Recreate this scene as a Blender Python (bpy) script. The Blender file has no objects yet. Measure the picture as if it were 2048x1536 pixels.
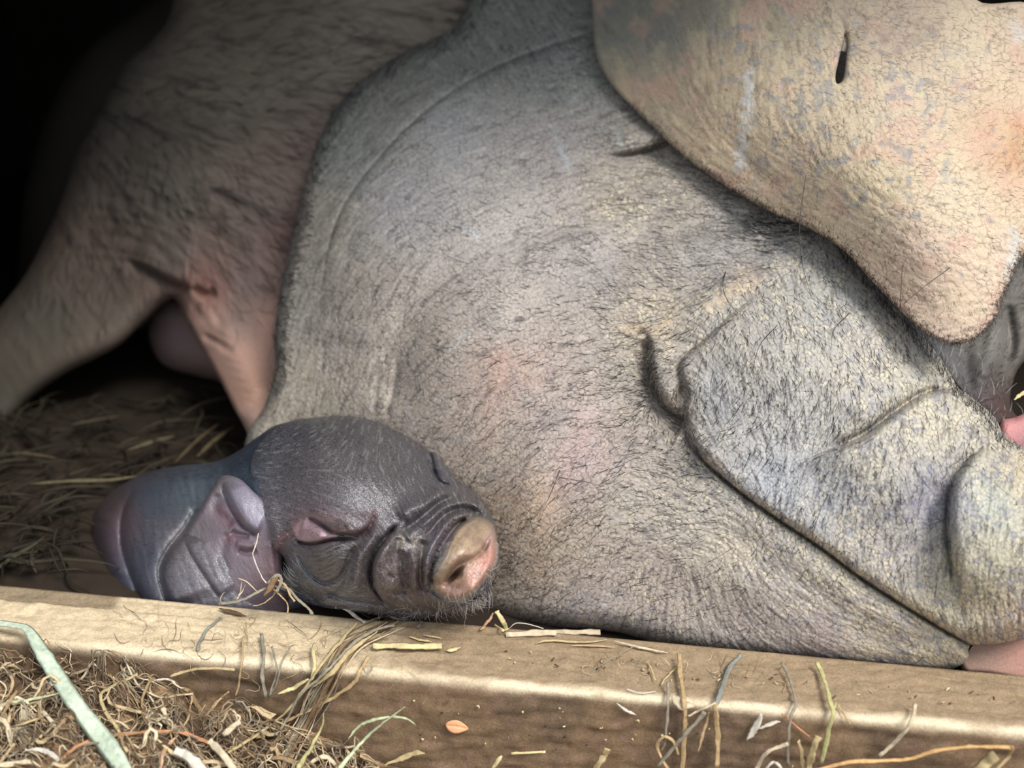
import bpy, math, random
import numpy as np
from mathutils import Vector
from mathutils.bvhtree import BVHTree

# ------------------------------------------------------------------ camera
LENS, H, TILT = 40.0, 0.33, math.radians(22)
FPX = 2048 * LENS / 36.0
ct, st = math.cos(TILT), math.sin(TILT)
sc = bpy.context.scene
C = sc.collection
cam_d = bpy.data.cameras.new('camera'); cam = bpy.data.objects.new('camera', cam_d); C.objects.link(cam)
cam_d.lens = LENS; cam_d.sensor_width = 36; cam_d.clip_start = 0.01
cam.location = (0, 0, H); cam.rotation_euler = (math.pi / 2 - TILT, 0, 0)
cam_d.dof.use_dof = True; cam_d.dof.focus_distance = 0.548; cam_d.dof.aperture_fstop = 5.6
sc.camera = cam
# ------------------------------------------------------------------ world, sun, exposure
w = bpy.data.worlds.new('sky'); sc.world = w; w.use_nodes = True
nt = w.node_tree; bg = nt.nodes['Background']
bg.inputs['Color'].default_value = (0.84, 0.915, 1.0, 1); bg.inputs['Strength'].default_value = 0.88
sun_d = bpy.data.lights.new('sun', 'SUN'); sun = bpy.data.objects.new('sun', sun_d); C.objects.link(sun)
sun_d.energy = 2.9; sun_d.angle = math.radians(22); sun_d.color = (1.0, 0.97, 0.935)
sun.rotation_euler = Vector((-0.42, 0.46, -0.78)).to_track_quat('-Z', 'Y').to_euler()
sc.view_settings.view_transform = 'Standard'; sc.view_settings.look = 'None'
sc.view_settings.exposure = 0.60; sc.view_settings.gamma = 1.0; sc.view_settings.use_curve_mapping = False

# ------------------------------------------------------------------ maths helpers
rng = np.random.default_rng(7)
random.seed(7)

def P(px, py, d):
    """pixel of the reference and distance along the view axis -> world point(s)"""
    px = np.asarray(px, float); py = np.asarray(py, float); d = np.asarray(d, float)
    u = (px - 1024) / FPX; v = -(py - 768) / FPX
    return np.stack([u * d, d * (ct + v * st), H + d * (-st + v * ct)], -1)

def onz(px, py, z):
    v = -(py - 768) / FPX
    d = (z - H) / (-st + v * ct)
    return P(px, py, d)

def lin(c):
    c = np.asarray(c, float) / 255.0
    return np.where(c <= 0.04045, c / 12.92, ((c + 0.055) / 1.055) ** 2.4)

def catmull(pts, n=8, closed=False):
    p = np.asarray(pts, float)
    if len(p) < 3 and not closed: n = max(n, 2)
    if closed: q = np.vstack([p[-1], p, p[0], p[1]])
    else: q = np.vstack([2 * p[0] - p[1], p, 2 * p[-1] - p[-2]])
    out = []
    t = np.linspace(0, 1, n, endpoint=False)[:, None]
    for i in range(1, len(q) - 2):
        a, b, c, d = q[i - 1], q[i], q[i + 1], q[i + 2]
        out.append(0.5 * ((2 * b) + (-a + c) * t + (2 * a - 5 * b + 4 * c - d) * t ** 2 + (-a + 3 * b - 3 * c + d) * t ** 3))
    out = np.vstack(out)
    if not closed: out = np.vstack([out, p[-1]])
    return out

def sstep(a, b, x):
    t = np.clip((x - a) / (b - a), 0, 1); return t * t * (3 - 2 * t)

def vnoise(X, Y, s, seed=0):
    r = np.random.default_rng(seed * 7919 + 13)
    u = X / s; v = Y / s
    i0 = int(np.floor(u.min())) - 1; j0 = int(np.floor(v.min())) - 1
    g = r.random((int(np.ceil(v.max())) - j0 + 3, int(np.ceil(u.max())) - i0 + 3)).astype(np.float32)
    ui = np.floor(u).astype(int); vi = np.floor(v).astype(int)
    fu = u - ui; fv = v - vi; fu = fu * fu * (3 - 2 * fu); fv = fv * fv * (3 - 2 * fv)
    a = vi - j0; b = ui - i0
    return (g[a, b] * (1 - fu) + g[a, b + 1] * fu) * (1 - fv) + (g[a + 1, b] * (1 - fu) + g[a + 1, b + 1] * fu) * fv

def fbm(X, Y, s, o=3, seed=0):
    t = 0; a = 1; n = 0
    for k in range(o):
        t = t + a * vnoise(X + 37 * k, Y + 11 * k, s / 2 ** k, seed + k * 5); n += a; a *= 0.55
    return t / n

def tps(ctrl, X, Y, reg=1e-3):
    c = np.asarray(ctrl, float); p = c[:, :2] / 1000; z = c[:, 2]
    n = len(p)
    r2 = ((p[:, None] - p[None]) ** 2).sum(-1)
    K = 0.5 * r2 * np.log(r2 + 1e-12) + reg * np.eye(n)
    Q = np.hstack([np.ones((n, 1)), p])
    A = np.block([[K, Q], [Q.T, np.zeros((3, 3))]])
    s = np.linalg.solve(A, np.concatenate([z, np.zeros(3)]))
    out = s[n] + s[n + 1] * X / 1000 + s[n + 2] * Y / 1000
    for i in range(n):
        q = (X / 1000 - p[i, 0]) ** 2 + (Y / 1000 - p[i, 1]) ** 2
        out = out + s[i] * 0.5 * q * np.log(q + 1e-12)
    return out

def idw(ctrl, X, Y, power=3.0):
    vals = [np.atleast_1d(np.asarray(c[2], float)) for c in ctrl]
    num = 0; den = 0
    for c, v in zip(ctrl, vals):
        wgt = 1 / (((X - c[0]) ** 2 + (Y - c[1]) ** 2 + 900) ** (power / 2))
        num = num + wgt[..., None] * v; den = den + wgt
    r = num / den[..., None]
    return r[..., 0] if r.shape[-1] == 1 else r

def blur(a, r):
    for ax in (0, 1):
        p = np.pad(a, [(r + 1, r) if i == ax else (0, 0) for i in range(2)], mode='edge')
        c = np.cumsum(p, axis=ax)
        n = 2 * r + 1
        a = ((c[n:] - c[:-n]) if ax == 0 else (c[:, n:] - c[:, :-n])) / n
    return a

# ------------------------------------------------------------------ sculpting layers
class Layer:
    def __init__(s, x0, y0, x1, y1, step):
        s.step = step
        s.xs = np.arange(x0, x1 + step, step, dtype=float); s.ys = np.arange(y0, y1 + step, step, dtype=float)
        s.X, s.Y = np.meshgrid(s.xs, s.ys)
        s.F = np.zeros_like(s.X); s.mask = None

    def coarse(s, fn, k=8):
        xs = np.append(s.xs[::k], s.xs[-1] + k * s.step); ys = np.append(s.ys[::k], s.ys[-1] + k * s.step)
        xs = xs[0] + np.arange(len(xs) + 1) * k * s.step; ys = ys[0] + np.arange(len(ys) + 1) * k * s.step
        A, B = np.meshgrid(xs, ys)
        v = fn(A, B)
        u = (s.X - xs[0]) / (k * s.step); t = (s.Y - ys[0]) / (k * s.step)
        i = u.astype(int); j = t.astype(int); fu = u - i; ft = t - j
        if v.ndim == 3: fu = fu[..., None]; ft = ft[..., None]
        return (v[j, i] * (1 - fu) + v[j, i + 1] * fu) * (1 - ft) + (v[j + 1, i] * (1 - fu) + v[j + 1, i + 1] * fu) * ft

    def depth(s, ctrl): s.D = s.coarse(lambda a, b: tps(ctrl, a, b)); s.base = s.D.copy()

    def sdf_of(s, pts, n=6, smooth=True):
        q = catmull(pts, n, True) if smooth else np.asarray(pts, float)
        X, Y = s.X, s.Y
        best = np.full(X.shape, 1e12); ins = np.zeros(X.shape, bool)
        m = len(q)
        for i in range(m):
            a = q[i]; b = q[(i + 1) % m]; d = b - a; L2 = d @ d + 1e-9
            t = np.clip(((X - a[0]) * d[0] + (Y - a[1]) * d[1]) / L2, 0, 1)
            dx = X - a[0] - t * d[0]; dy = Y - a[1] - t * d[1]
            np.minimum(best, dx * dx + dy * dy, out=best)
            if a[1] != b[1]:
                cond = (a[1] > Y) != (b[1] > Y)
                xi = a[0] + (Y - a[1]) * d[0] / (b[1] - a[1])
                ins ^= cond & (X < xi)
        return np.sqrt(best) * np.where(ins, 1, -1)

    def outline(s, pts, holes=()):
        mg = 5 * s.step; pts = [(min(max(a, s.xs[0] + mg), s.xs[-1] - mg), min(max(b, s.ys[0] + mg), s.ys[-1] - mg)) for a, b in pts]
        s.sdf = s.sdf_of(pts)
        for h in holes: s.sdf = np.minimum(s.sdf, -s.sdf_of(h, 4))

    def rim(s, rpx, rmm):
        t = np.clip(s.sdf / rpx, 0, 1); s.rmm = float(np.max(rmm))
        s.D = s.D + rmm / 1000 * (1 - np.sqrt(np.clip(1 - (1 - t) ** 2, 0, 1)))

    def near(s, pts, pad):
        """distance, side (+ = below when drawn left to right), parameter on the sub window"""
        q = catmull(pts, 6)
        x0, y0 = q.min(0) - pad; x1, y1 = q.max(0) + pad
        i0, i1 = np.searchsorted(s.xs, [x0, x1]); j0, j1 = np.searchsorted(s.ys, [y0, y1])
        if i1 <= i0 or j1 <= j0: return None
        sl = (slice(j0, j1), slice(i0, i1)); X = s.X[sl]; Y = s.Y[sl]
        best = np.full(X.shape, 1e12); side = np.zeros(X.shape); par = np.zeros(X.shape)
        seg = np.linalg.norm(np.diff(q, axis=0), axis=1); cum = np.concatenate([[0], np.cumsum(seg)]); tot = cum[-1]
        for i in range(len(q) - 1):
            a = q[i]; d = q[i + 1] - a; L2 = d @ d + 1e-9
            t = np.clip(((X - a[0]) * d[0] + (Y - a[1]) * d[1]) / L2, 0, 1)
            dx = X - a[0] - t * d[0]; dy = Y - a[1] - t * d[1]; r = dx * dx + dy * dy
            m = r < best
            best = np.where(m, r, best); side = np.where(m, d[0] * dy - d[1] * dx, side)
            par = np.where(m, (cum[i] + t * seg[i]) / tot, par)
        return sl, np.sqrt(best), np.where(side >= 0, 1.0, -1.0), par

    def stroke(s, kind, pts, wd, amp, w2=60, taper=(.15, .15), low=0.5, wl=None):
        """amp in mm. v valley, r ridge, f fold: the side - (above, drawn left to right) is the raised lip; F: side + is raised"""
        pad = 3.5 * max(wd, w2 if kind in 'fF' else wd, wl or 0) if kind in 'fF' else 3.5 * wd
        o = s.near(pts, pad)
        if o is None: return
        sl, d, sg, t = o
        win = 1.0
        if taper[0]: win = win * sstep(0, taper[0], t + 1e-3)
        if taper[1]: win = win * sstep(0, taper[1], 1 - t + 1e-3)
        A = amp / 1000 * win
        if kind == 'v': dd = A * np.exp(-(d / wd) ** 2)
        elif kind == 'r': dd = -A * np.exp(-(d / wd) ** 2)
        else:
            if kind == 'F': sg = -sg
            up = (low - (1 + low) * (1 - np.exp(-d / wd))) * np.exp(-(d / w2) ** 1.5)
            dn = low * np.exp(-d / (wl or wd))
            dd = A * np.where(sg < 0, up, dn)
        s.D[sl] = s.D[sl] + dd

    def blob(s, cx, cy, rx, ry, amp, ang=0, p=1.0):
        a = math.radians(ang); x = (s.X - cx); y = (s.Y - cy)
        u = (x * math.cos(a) + y * math.sin(a)) / rx; v = (-x * math.sin(a) + y * math.cos(a)) / ry
        s.D = s.D - amp / 1000 * np.exp(-(u * u + v * v) ** p)

    def mcol(s, ctrl): s.col = s.coarse(lambda a, b: idw([(c[0], c[1], lin(c[2])) for c in ctrl], a, b))

    def tint(s, mask, c):
        m = np.clip(mask, 0, 1)[..., None]; s.col = s.col * (1 - m) + lin(c) * m

    def paint(s, pts, wd, c, a=1.0, p=2, ragged=0.0):
        o = s.near(pts, wd * 3)
        if o is None: return
        sl, d, sg, t = o
        if ragged: d = d + ragged * wd * (fbm(s.X[sl], s.Y[sl], 9, 2, 5) - .5)
        m = (a * np.exp(-np.clip(d, 0, None) ** p / wd ** p))[..., None]
        s.col[sl] = s.col[sl] * (1 - m) + lin(c) * m

    def spot(s, cx, cy, rx, ry, c, a=1.0, ang=0, p=1.5):
        g = math.radians(ang); x = s.X - cx; y = s.Y - cy
        u = (x * math.cos(g) + y * math.sin(g)) / rx; v = (-x * math.sin(g) + y * math.cos(g)) / ry
        s.tint(a * np.exp(-(u * u + v * v) ** p), c)

    def flow(s, ctrl):
        v = s.coarse(lambda a, b: idw([(c[0], c[1], (math.cos(math.radians(2 * c[2])), math.sin(math.radians(2 * c[2])))) for c in ctrl], a, b))
        s.ang = 0.5 * np.arctan2(v[..., 1], v[..., 0])

    def lic(s, n, off=0.0, pre=1, seed=1):
        N = np.random.default_rng(seed).random(s.X.shape)
        N = blur(N, pre) if pre else N
        h, wd = N.shape; acc = N.copy(); jj, ii = np.meshgrid(np.arange(h), np.arange(wd), indexing='ij')
        for sg in (1, -1):
            x = ii.astype(float); y = jj.astype(float)
            for k in range(n):
                a = s.ang[y.astype(int), x.astype(int)] + off
                x = np.clip(x + sg * np.cos(a), 0, wd - 1); y = np.clip(y + sg * np.sin(a), 0, h - 1)
                acc = acc + N[y.astype(int), x.astype(int)]
        acc -= acc.mean(); acc /= acc.std(); return acc

    def worley(s, cell, stretch=1.0, seed=3, off=0.0):
        r = np.random.default_rng(seed)
        gx = (s.X - s.xs[0]) / cell; gy = (s.Y - s.ys[0]) / cell
        wx = 0.5 * (fbm(s.X, s.Y, cell * 1.3, 1, seed) - .5); gx = gx + wx
        ci = np.floor(gx).astype(int); cj = np.floor(gy).astype(int)
        J = r.random((cj.max() + 8, ci.max() + 8, 3))
        ca = np.cos(s.ang + off); sa = np.sin(s.ang + off)
        F1 = np.full(s.X.shape, 9e9); F2 = F1.copy(); R = np.zeros_like(F1)
        k = 2 if stretch > 1.3 else 1
        for a in range(-k, k + 1):
            for b in range(-k, k + 1):
                q = J[cj + a + 3, ci + b + 3]
                dx = ci + b + q[..., 0] - gx; dy = cj + a + q[..., 1] - gy
                u = (dx * ca + dy * sa) / stretch; v = -dx * sa + dy * ca
                d = np.sqrt(u * u + v * v)
                m = d < F1
                F2 = np.where(m, F1, np.minimum(F2, d)); R = np.where(m, q[..., 2], R); F1 = np.where(m, d, F1)
        return F1, F2, R

    def world(s):
        return P(s.X, s.Y, s.D)

    SAT = 0.80
    def front(s):
        """mesh arrays of the front surface, the border snapped onto the outline"""
        X, Y, sd = s.X, s.Y, s.sdf
        gy, gx = np.gradient(sd, s.step); gl = np.hypot(gx, gy) + 1e-6
        out = sd < 0
        mv = np.clip(-sd, 0, 1.5 * s.step) * out
        Xs = X + gx / gl * mv; Ys = Y + gy / gl * mv
        ins = ~out
        cell = (ins[:-1, :-1] | ins[1:, :-1] | ins[:-1, 1:] | ins[1:, 1:])
        use = np.zeros(X.shape, bool)
        use[:-1, :-1] |= cell; use[1:, :-1] |= cell; use[:-1, 1:] |= cell; use[1:, 1:] |= cell
        idx = -np.ones(X.shape, int); idx[use] = np.arange(use.sum())
        V = P(Xs, Ys, s.D + s.F / 1000)[use]
        a = idx[:-1, :-1][cell]; b = idx[:-1, 1:][cell]; c = idx[1:, 1:][cell]; d = idx[1:, :-1][cell]
        Q = np.stack([a, d, c, b], 1)
        c = s.col[use]; g = c @ np.array([.3, .55, .15]); c = g[:, None] + (c - g[:, None]) * s.SAT
        return V, Q, np.clip(c, 0, 1)

    def back(s, k, T, rpx):
        sub = Layer.__new__(Layer); sub.step = s.step * k; sub.SAT = s.SAT
        sub.xs = s.xs[::k]; sub.ys = s.ys[::k]; g = (slice(None, None, k), slice(None, None, k))
        sub.X = s.X[g]; sub.Y = s.Y[g]; sub.sdf = s.sdf[g]; sub.col = s.col[g]; sub.F = np.zeros_like(sub.X)
        t = np.clip(sub.sdf / rpx, 0, 1)
        sub.D = s.base[g] + s.rmm / 1000 * 0.95 + T * np.sqrt(np.clip(1 - (1 - t) ** 2, 0, 1))
        V, Q, c = sub.front()
        return V, Q[:, ::-1], c

def make_mesh(name, parts, mat, parent=None, smooth=True):
    Vs, Qs, Cs = [], [], []; o = 0
    for V, Q, c in parts:
        Vs.append(V); Qs.append(Q + o); Cs.append(c); o += len(V)
    V = np.vstack(Vs); Q = np.vstack(Qs); c = np.vstack(Cs)
    me = bpy.data.meshes.new(name); me.vertices.add(len(V)); me.vertices.foreach_set('co', V.astype(np.float32).ravel())
    n = Q.shape[1]
    me.loops.add(Q.size); me.loops.foreach_set('vertex_index', Q.astype(np.int32).ravel())
    me.polygons.add(len(Q)); me.polygons.foreach_set('loop_start', np.arange(0, Q.size, n, dtype=np.int32))
    me.update(calc_edges=True)
    me.polygons.foreach_set('use_smooth', np.full(len(Q), smooth))
    if c is not None:
        at = me.color_attributes.new('tint', 'FLOAT_COLOR', 'POINT')
        at.data.foreach_set('color', np.hstack([c, np.ones((len(c), 1))]).astype(np.float32).ravel())
    me.materials.append(mat)
    ob = bpy.data.objects.new(name, me); C.objects.link(ob)
    if parent: ob.parent = parent
    return ob

def tagit(o, label=None, cat=None, group=None, kind=None):
    for k, v in (('label', label), ('category', cat), ('group', group), ('kind', kind)):
        if v: o[k] = v
    return o

def thing(name, loc, label, cat, group=None):
    o = bpy.data.objects.new(name, None); C.objects.link(o); o.location = loc
    o.empty_display_size = 0.02
    return tagit(o, label, cat, group)

def adopt(par):
    """children were built in world coordinates"""
    bpy.context.view_layer.update()
    for ch in bpy.data.objects:
        if ch.parent == par: ch.matrix_parent_inverse = par.matrix_world.inverted()

# ------------------------------------------------------------------ materials
def skin_mat(name, rough=0.6, bump=0.3, scale=900, spec=0.4, var=0.12, coat=0.0, sss=0.0):
    m = bpy.data.materials.new(name); m.use_nodes = True; t = m.node_tree; n = t.nodes; l = t.links
    b = n['Principled BSDF']; at = n.new('ShaderNodeAttribute'); at.attribute_name = 'tint'
    tc = n.new('ShaderNodeTexCoord')
    nz = n.new('ShaderNodeTexNoise'); nz.inputs['Scale'].default_value = scale; nz.inputs['Detail'].default_value = 4
    vo = n.new('ShaderNodeTexVoronoi'); vo.feature = 'DISTANCE_TO_EDGE'; vo.inputs['Scale'].default_value = scale * 0.9
    l.new(tc.outputs['Object'], nz.inputs['Vector']); l.new(tc.outputs['Object'], vo.inputs['Vector'])
    mr = n.new('ShaderNodeMapRange'); mr.inputs['To Min'].default_value = 1 - var; mr.inputs['To Max'].default_value = 1 + var
    mr.inputs['From Min'].default_value = 0.3; mr.inputs['From Max'].default_value = 0.7
    l.new(nz.outputs['Fac'], mr.inputs['Value'])
    mx = n.new('ShaderNodeVectorMath'); mx.operation = 'SCALE'
    l.new(at.outputs['Color'], mx.inputs[0]); l.new(mr.outputs['Result'], mx.inputs['Scale'])
    l.new(mx.outputs['Vector'], b.inputs['Base Color'])
    b.inputs['Roughness'].default_value = rough; b.inputs['Specular IOR Level'].default_value = spec
    b.inputs['Coat Weight'].default_value = coat; b.inputs['Coat Roughness'].default_value = 0.35
    if sss:
        b.inputs['Subsurface Weight'].default_value = sss; b.inputs['Subsurface Scale'].default_value = 0.002
        b.inputs['Subsurface Radius'].default_value = (1, .4, .25)
    ad = n.new('ShaderNodeMath'); ad.operation = 'ADD'; mm = n.new('ShaderNodeMath'); mm.operation = 'MINIMUM'; mm.inputs[1].default_value = 0.25
    l.new(vo.outputs['Distance'], mm.inputs[0]); l.new(mm.outputs[0], ad.inputs[0]); l.new(nz.outputs['Fac'], ad.inputs[1])
    bp = n.new('ShaderNodeBump'); bp.inputs['Strength'].default_value = bump; bp.inputs['Distance'].default_value = 0.0004
    l.new(ad.outputs[0], bp.inputs['Height']); l.new(bp.outputs['Normal'], b.inputs['Normal'])
    return m

def plain_mat(name, c, rough=0.7, streak=None, var=0.25, spec=0.3, bump=0.3, scale=150):
    m = bpy.data.materials.new(name); m.use_nodes = True; t = m.node_tree; n = t.nodes; l = t.links
    b = n['Principled BSDF']; tc = n.new('ShaderNodeTexCoord'); nz = n.new('ShaderNodeTexNoise')
    nz.inputs['Scale'].default_value = scale; nz.inputs['Detail'].default_value = 5
    l.new(tc.outputs['Object'], nz.inputs['Vector'])
    cr = n.new('ShaderNodeValToRGB'); a = lin(c)
    cr.color_ramp.elements[0].position = 0.3; cr.color_ramp.elements[1].position = 0.7
    cr.color_ramp.elements[0].color = (*(a * (1 - var)), 1); cr.color_ramp.elements[1].color = (*np.clip(a * (1 + var), 0, 1), 1)
    l.new(nz.outputs['Fac'], cr.inputs['Fac']); l.new(cr.outputs['Color'], b.inputs['Base Color'])
    b.inputs['Roughness'].default_value = rough; b.inputs['Specular IOR Level'].default_value = spec
    bp = n.new('ShaderNodeBump'); bp.inputs['Strength'].default_value = bump; bp.inputs['Distance'].default_value = 0.0005
    l.new(nz.outputs['Fac'], bp.inputs['Height']); l.new(bp.outputs['Normal'], b.inputs['Normal'])
    return m

M_SOW = skin_mat('sow skin', rough=0.72, bump=0.35, scale=900, spec=0.25, var=0.14)
M_EAR = skin_mat('sow ear skin', rough=0.85, bump=0.4, scale=1000, spec=0.15, var=0.12)
M_PIG = skin_mat('piglet skin', rough=0.36, bump=0.55, scale=1300, spec=0.75, var=0.16, coat=0.08)
M_SOIL = skin_mat('dry soil', rough=0.95, bump=0.9, scale=500, spec=0.1, var=0.35)
M_WOOD = skin_mat('worn wood', rough=0.95, bump=0.5, scale=900, spec=0.08, var=0.18)
M_HAIR = plain_mat('black bristle', (38, 35, 34), 0.5, var=0.1, spec=0.4, bump=0)
M_PHAIR = plain_mat('pale fine hair', (175, 170, 165), 0.4, var=0.1, spec=0.5, bump=0)
M_DARKWALL = plain_mat('dark shed boards', (46, 40, 34), 0.9, scale=20)

# ------------------------------------------------------------------ setting: shed walls, floor, ceiling, added shade panel
def box(name, lo, hi, mat, parent=None, bev=0.0):
    x0, y0, z0 = lo; x1, y1, z1 = hi
    v = [(x0, y0, z0), (x1, y0, z0), (x1, y1, z0), (x0, y1, z0), (x0, y0, z1), (x1, y0, z1), (x1, y1, z1), (x0, y1, z1)]
    f = [(0, 3, 2, 1), (4, 5, 6, 7), (0, 1, 5, 4), (1, 2, 6, 5), (2, 3, 7, 6), (3, 0, 4, 7)]
    me = bpy.data.meshes.new(name); me.from_pydata(v, [], f); me.materials.append(mat)
    ob = bpy.data.objects.new(name, me); C.objects.link(ob)
    if parent: ob.parent = parent
    if bev:
        md = ob.modifiers.new('bevel', 'BEVEL'); md.width = bev; md.segments = 2
    return ob

ZT = 0.012                                   # top of the threshold beam above the bedding
BB0, BB1 = onz(0, 1163, ZT), onz(2048, 1352, ZT)      # back edge
BF0, BF1 = onz(0, 1276, ZT), onz(2048, 1462, ZT)      # front arris
def bline(a, b, x): t = (x - a[0]) / (b[0] - a[0]); return a[1] + (b[1] - a[1]) * t

def fy(x): return bline(BB0, BB1, x) + 0.0
M_FLOOR = plain_mat('trodden earth', (44, 35, 26), 0.95, scale=60, bump=0.8)
fv = [(-0.75, fy(-.75) - .02, -.002), (1.6, fy(1.6) - .02, -.002), (1.6, 1.75, -.002), (-0.75, 1.75, -.002)]
fme = bpy.data.meshes.new('floor'); fme.from_pydata(fv + [(a, b, -.06) for a, b, _ in fv], [], [(0, 1, 2, 3), (7, 6, 5, 4), (0, 4, 5, 1), (1, 5, 6, 2), (2, 6, 7, 3), (3, 7, 4, 0)]); fme.materials.append(M_FLOOR)
fob = bpy.data.objects.new('floor', fme); C.objects.link(fob); tagit(fob, kind='structure')
tagit(box('wall_back', (-0.75, 1.7, -0.06), (1.6, 1.78, 0.62), M_DARKWALL), kind='structure')
tagit(box('wall_left', (-0.79, 0.42, -0.06), (-0.72, 1.75, 0.62), M_DARKWALL), kind='structure')
tagit(box('wall_right', (1.5, 0.42, -0.06), (1.57, 1.75, 0.62), M_DARKWALL), kind='structure')
tagit(box('ceiling', (-0.79, 0.47, 0.56), (1.57, 1.78, 0.60), M_DARKWALL), kind='structure')
tagit(box('shade_panel_front', (-0.79, 0.50, -0.06), (-0.292, 0.53, 0.60), M_DARKWALL), kind='structure')  # unseen panel, added beside the opening to keep light off the left side

# outer ground
gx = np.concatenate([np.linspace(-3, -0.45, 10)[:-1], np.arange(-0.45, 0.55, 0.0030), np.linspace(0.55, 3, 10)[1:]])
tt = np.concatenate([np.linspace(0, 0.30, 120), np.linspace(0.30, 3.2, 12)[1:]])     # distance in front of the beam
GX, GT = np.meshgrid(gx, tt)
GY = bline(BF0, BF1, GX) - 0.001 - GT + 0.004
xm = (GX + 0.27) / 0.55                       # 0 left .. 1 right in frame
mound = sstep(0.62, 0.12, xm)
edge = 0.004 - 0.052 * sstep(0.10, 0.50, xm) - 0.012 * sstep(0.5, 0.9, xm)
GZ = edge * 1.0 - (0.10 + 0.0 * mound) * np.clip(GT, 0, .2) ** 1.0
nn = fbm(GX, GT, 0.03, 4, 3) - .5; n2 = fbm(GX, GT, 0.008, 3, 9) - .5
GZ += (0.024 * nn + 0.010 * n2 + 0.006 * (fbm(GX, GT, 0.012, 2, 21) > .56)) * sstep(0.0, 0.012, GT) * (0.35 + 0.65 * mound)
GZ = np.maximum(GZ, -0.10)
colg = lin((136, 110, 84)) * (0.6 + 0.8 * fbm(GX, GT, 0.01, 3, 4))[..., None]
dk = sstep(0.42, 0.56, fbm(GX, GT, 0.02, 3, 31))[..., None] * 0.8
colg = colg * (1 - dk) + lin((58, 45, 35)) * dk
def gridmesh(V, col):
    h, wd = V.shape[:2]; idx = np.arange(h * wd).reshape(h, wd)
    Q = np.stack([idx[:-1, :-1], idx[:-1, 1:], idx[1:, 1:], idx[1:, :-1]], -1).reshape(-1, 4)
    return V.reshape(-1, 3), Q, col.reshape(-1, 3)
Vg, Qg, Cg = gridmesh(np.stack([GX, GY, GZ], -1), colg)
ground = make_mesh('ground', [(Vg, Qg[:, ::-1], Cg)], M_SOIL); tagit(ground, kind='structure')

# threshold beam: cross-section swept along x, fine grid
bx = np.arange(-0.42, 0.62, 0.0018)
prof = [(-1.02, -0.05)] + [(-1.0, -0.004)] + [(-1 + 0.02 * k, 0.0) for k in range(1, 1)]
# parametrised: s 0..1 over top (back->front), then rounded arris, then the front face down
S = np.concatenate([np.linspace(-0.14, 0, 5), np.linspace(0, 1, 34)[1:], 1 + np.linspace(0, 1, 52)[1:]])
BX, BS = np.meshgrid(bx, S)
yb = bline(BB0, BB1, BX); yf = bline(BF0, BF1, BX)
top_t = np.clip(BS, 0, 1); dn = np.clip(BS - 1, 0, 1) * 0.085; bk = np.clip(-BS, 0, 1) * 0.3
BY = yb + (yf - yb) * top_t
BZ = ZT - dn - bk + 0 * BX
rd = 0.0011                                    # worn arris
df = (1 - top_t) * np.abs(yf - yb)
BZ -= np.where(BS <= 1, rd * np.clip(1 - df / 0.004, 0, 1) ** 2, rd)
BY += np.where(BS > 1, -rd * (1 - np.exp(-dn / 0.0015)), 0)
grain = fbm(BX * 0.12, BS * 0.05, 0.0025, 3, 2) - .5
rough = fbm(BX, BS * 0.07, 0.012, 4, 8) - .5
onface = sstep(0.98, 1.03, BS)
BY += -onface * (0.0030 * grain + 0.0030 * rough + .0008 * (fbm(BX, BS * .07, .004, 2, 41) - .5)) * sstep(0, .01, dn + .002)
BZ += (1 - onface) * (0.0016 * grain + 0.0022 * rough + .0012 * (fbm(BX, BS * .06, .0045, 2, 43) - .5)) * sstep(0, .1, BS + .02)
xr = (BX + 0.27) / 0.55
# lath step: the back strip of the top on the left is a separate lip a little lower
lip = sstep(0.33, 0.27, BS) * sstep(0.42, 0.36, xr)
BZ -= 0.0025 * lip * (BS <= 1)
cb = lin((160, 142, 116))[None, None] * np.ones(BX.shape + (1,))
def ctint(c, m, col): m = np.clip(m, 0, 1)[..., None]; return c * (1 - m) + lin(col) * m
n3 = fbm(BX, BS * 0.06, 0.02, 4, 12); n4 = fbm(BX, BS * .06, .005, 3, 15)
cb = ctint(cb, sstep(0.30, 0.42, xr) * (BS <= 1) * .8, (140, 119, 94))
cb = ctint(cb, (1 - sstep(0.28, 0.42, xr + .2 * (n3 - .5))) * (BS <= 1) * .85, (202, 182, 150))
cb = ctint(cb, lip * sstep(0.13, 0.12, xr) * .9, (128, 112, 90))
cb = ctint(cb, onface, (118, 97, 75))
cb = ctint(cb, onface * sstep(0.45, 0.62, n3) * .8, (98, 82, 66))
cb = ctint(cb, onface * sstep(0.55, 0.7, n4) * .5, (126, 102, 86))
cb = ctint(cb, sstep(.56, .7, n4) * (1 - onface) * .25, (118, 102, 84))
n5 = fbm(BX, BS * .06, .0022, 2, 19); cb = cb * (0.82 + .36 * n5[..., None])
wear = np.exp(-(np.where(BS <= 1, df, -dn) / 0.0026 - .15) ** 2) * (0.55 + .45 * sstep(.3, .5, n3)) * sstep(0.13, .3, xr + .1)
cb = ctint(cb, wear * .95, (216, 198, 168))
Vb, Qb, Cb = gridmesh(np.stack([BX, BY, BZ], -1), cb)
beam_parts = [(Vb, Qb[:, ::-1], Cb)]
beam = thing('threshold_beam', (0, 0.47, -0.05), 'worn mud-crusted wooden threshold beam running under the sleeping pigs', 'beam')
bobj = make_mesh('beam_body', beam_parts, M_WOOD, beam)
bvh_gr = BVHTree.FromPolygons([tuple(v) for v in Vg], [tuple(map(int, q)) for q in Qg])
bvh_out = BVHTree.FromPolygons([tuple(v) for v in np.vstack([Vg, Vb])], [tuple(map(int, q)) for q in np.vstack([Qg, Qb + len(Vg)])])

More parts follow.
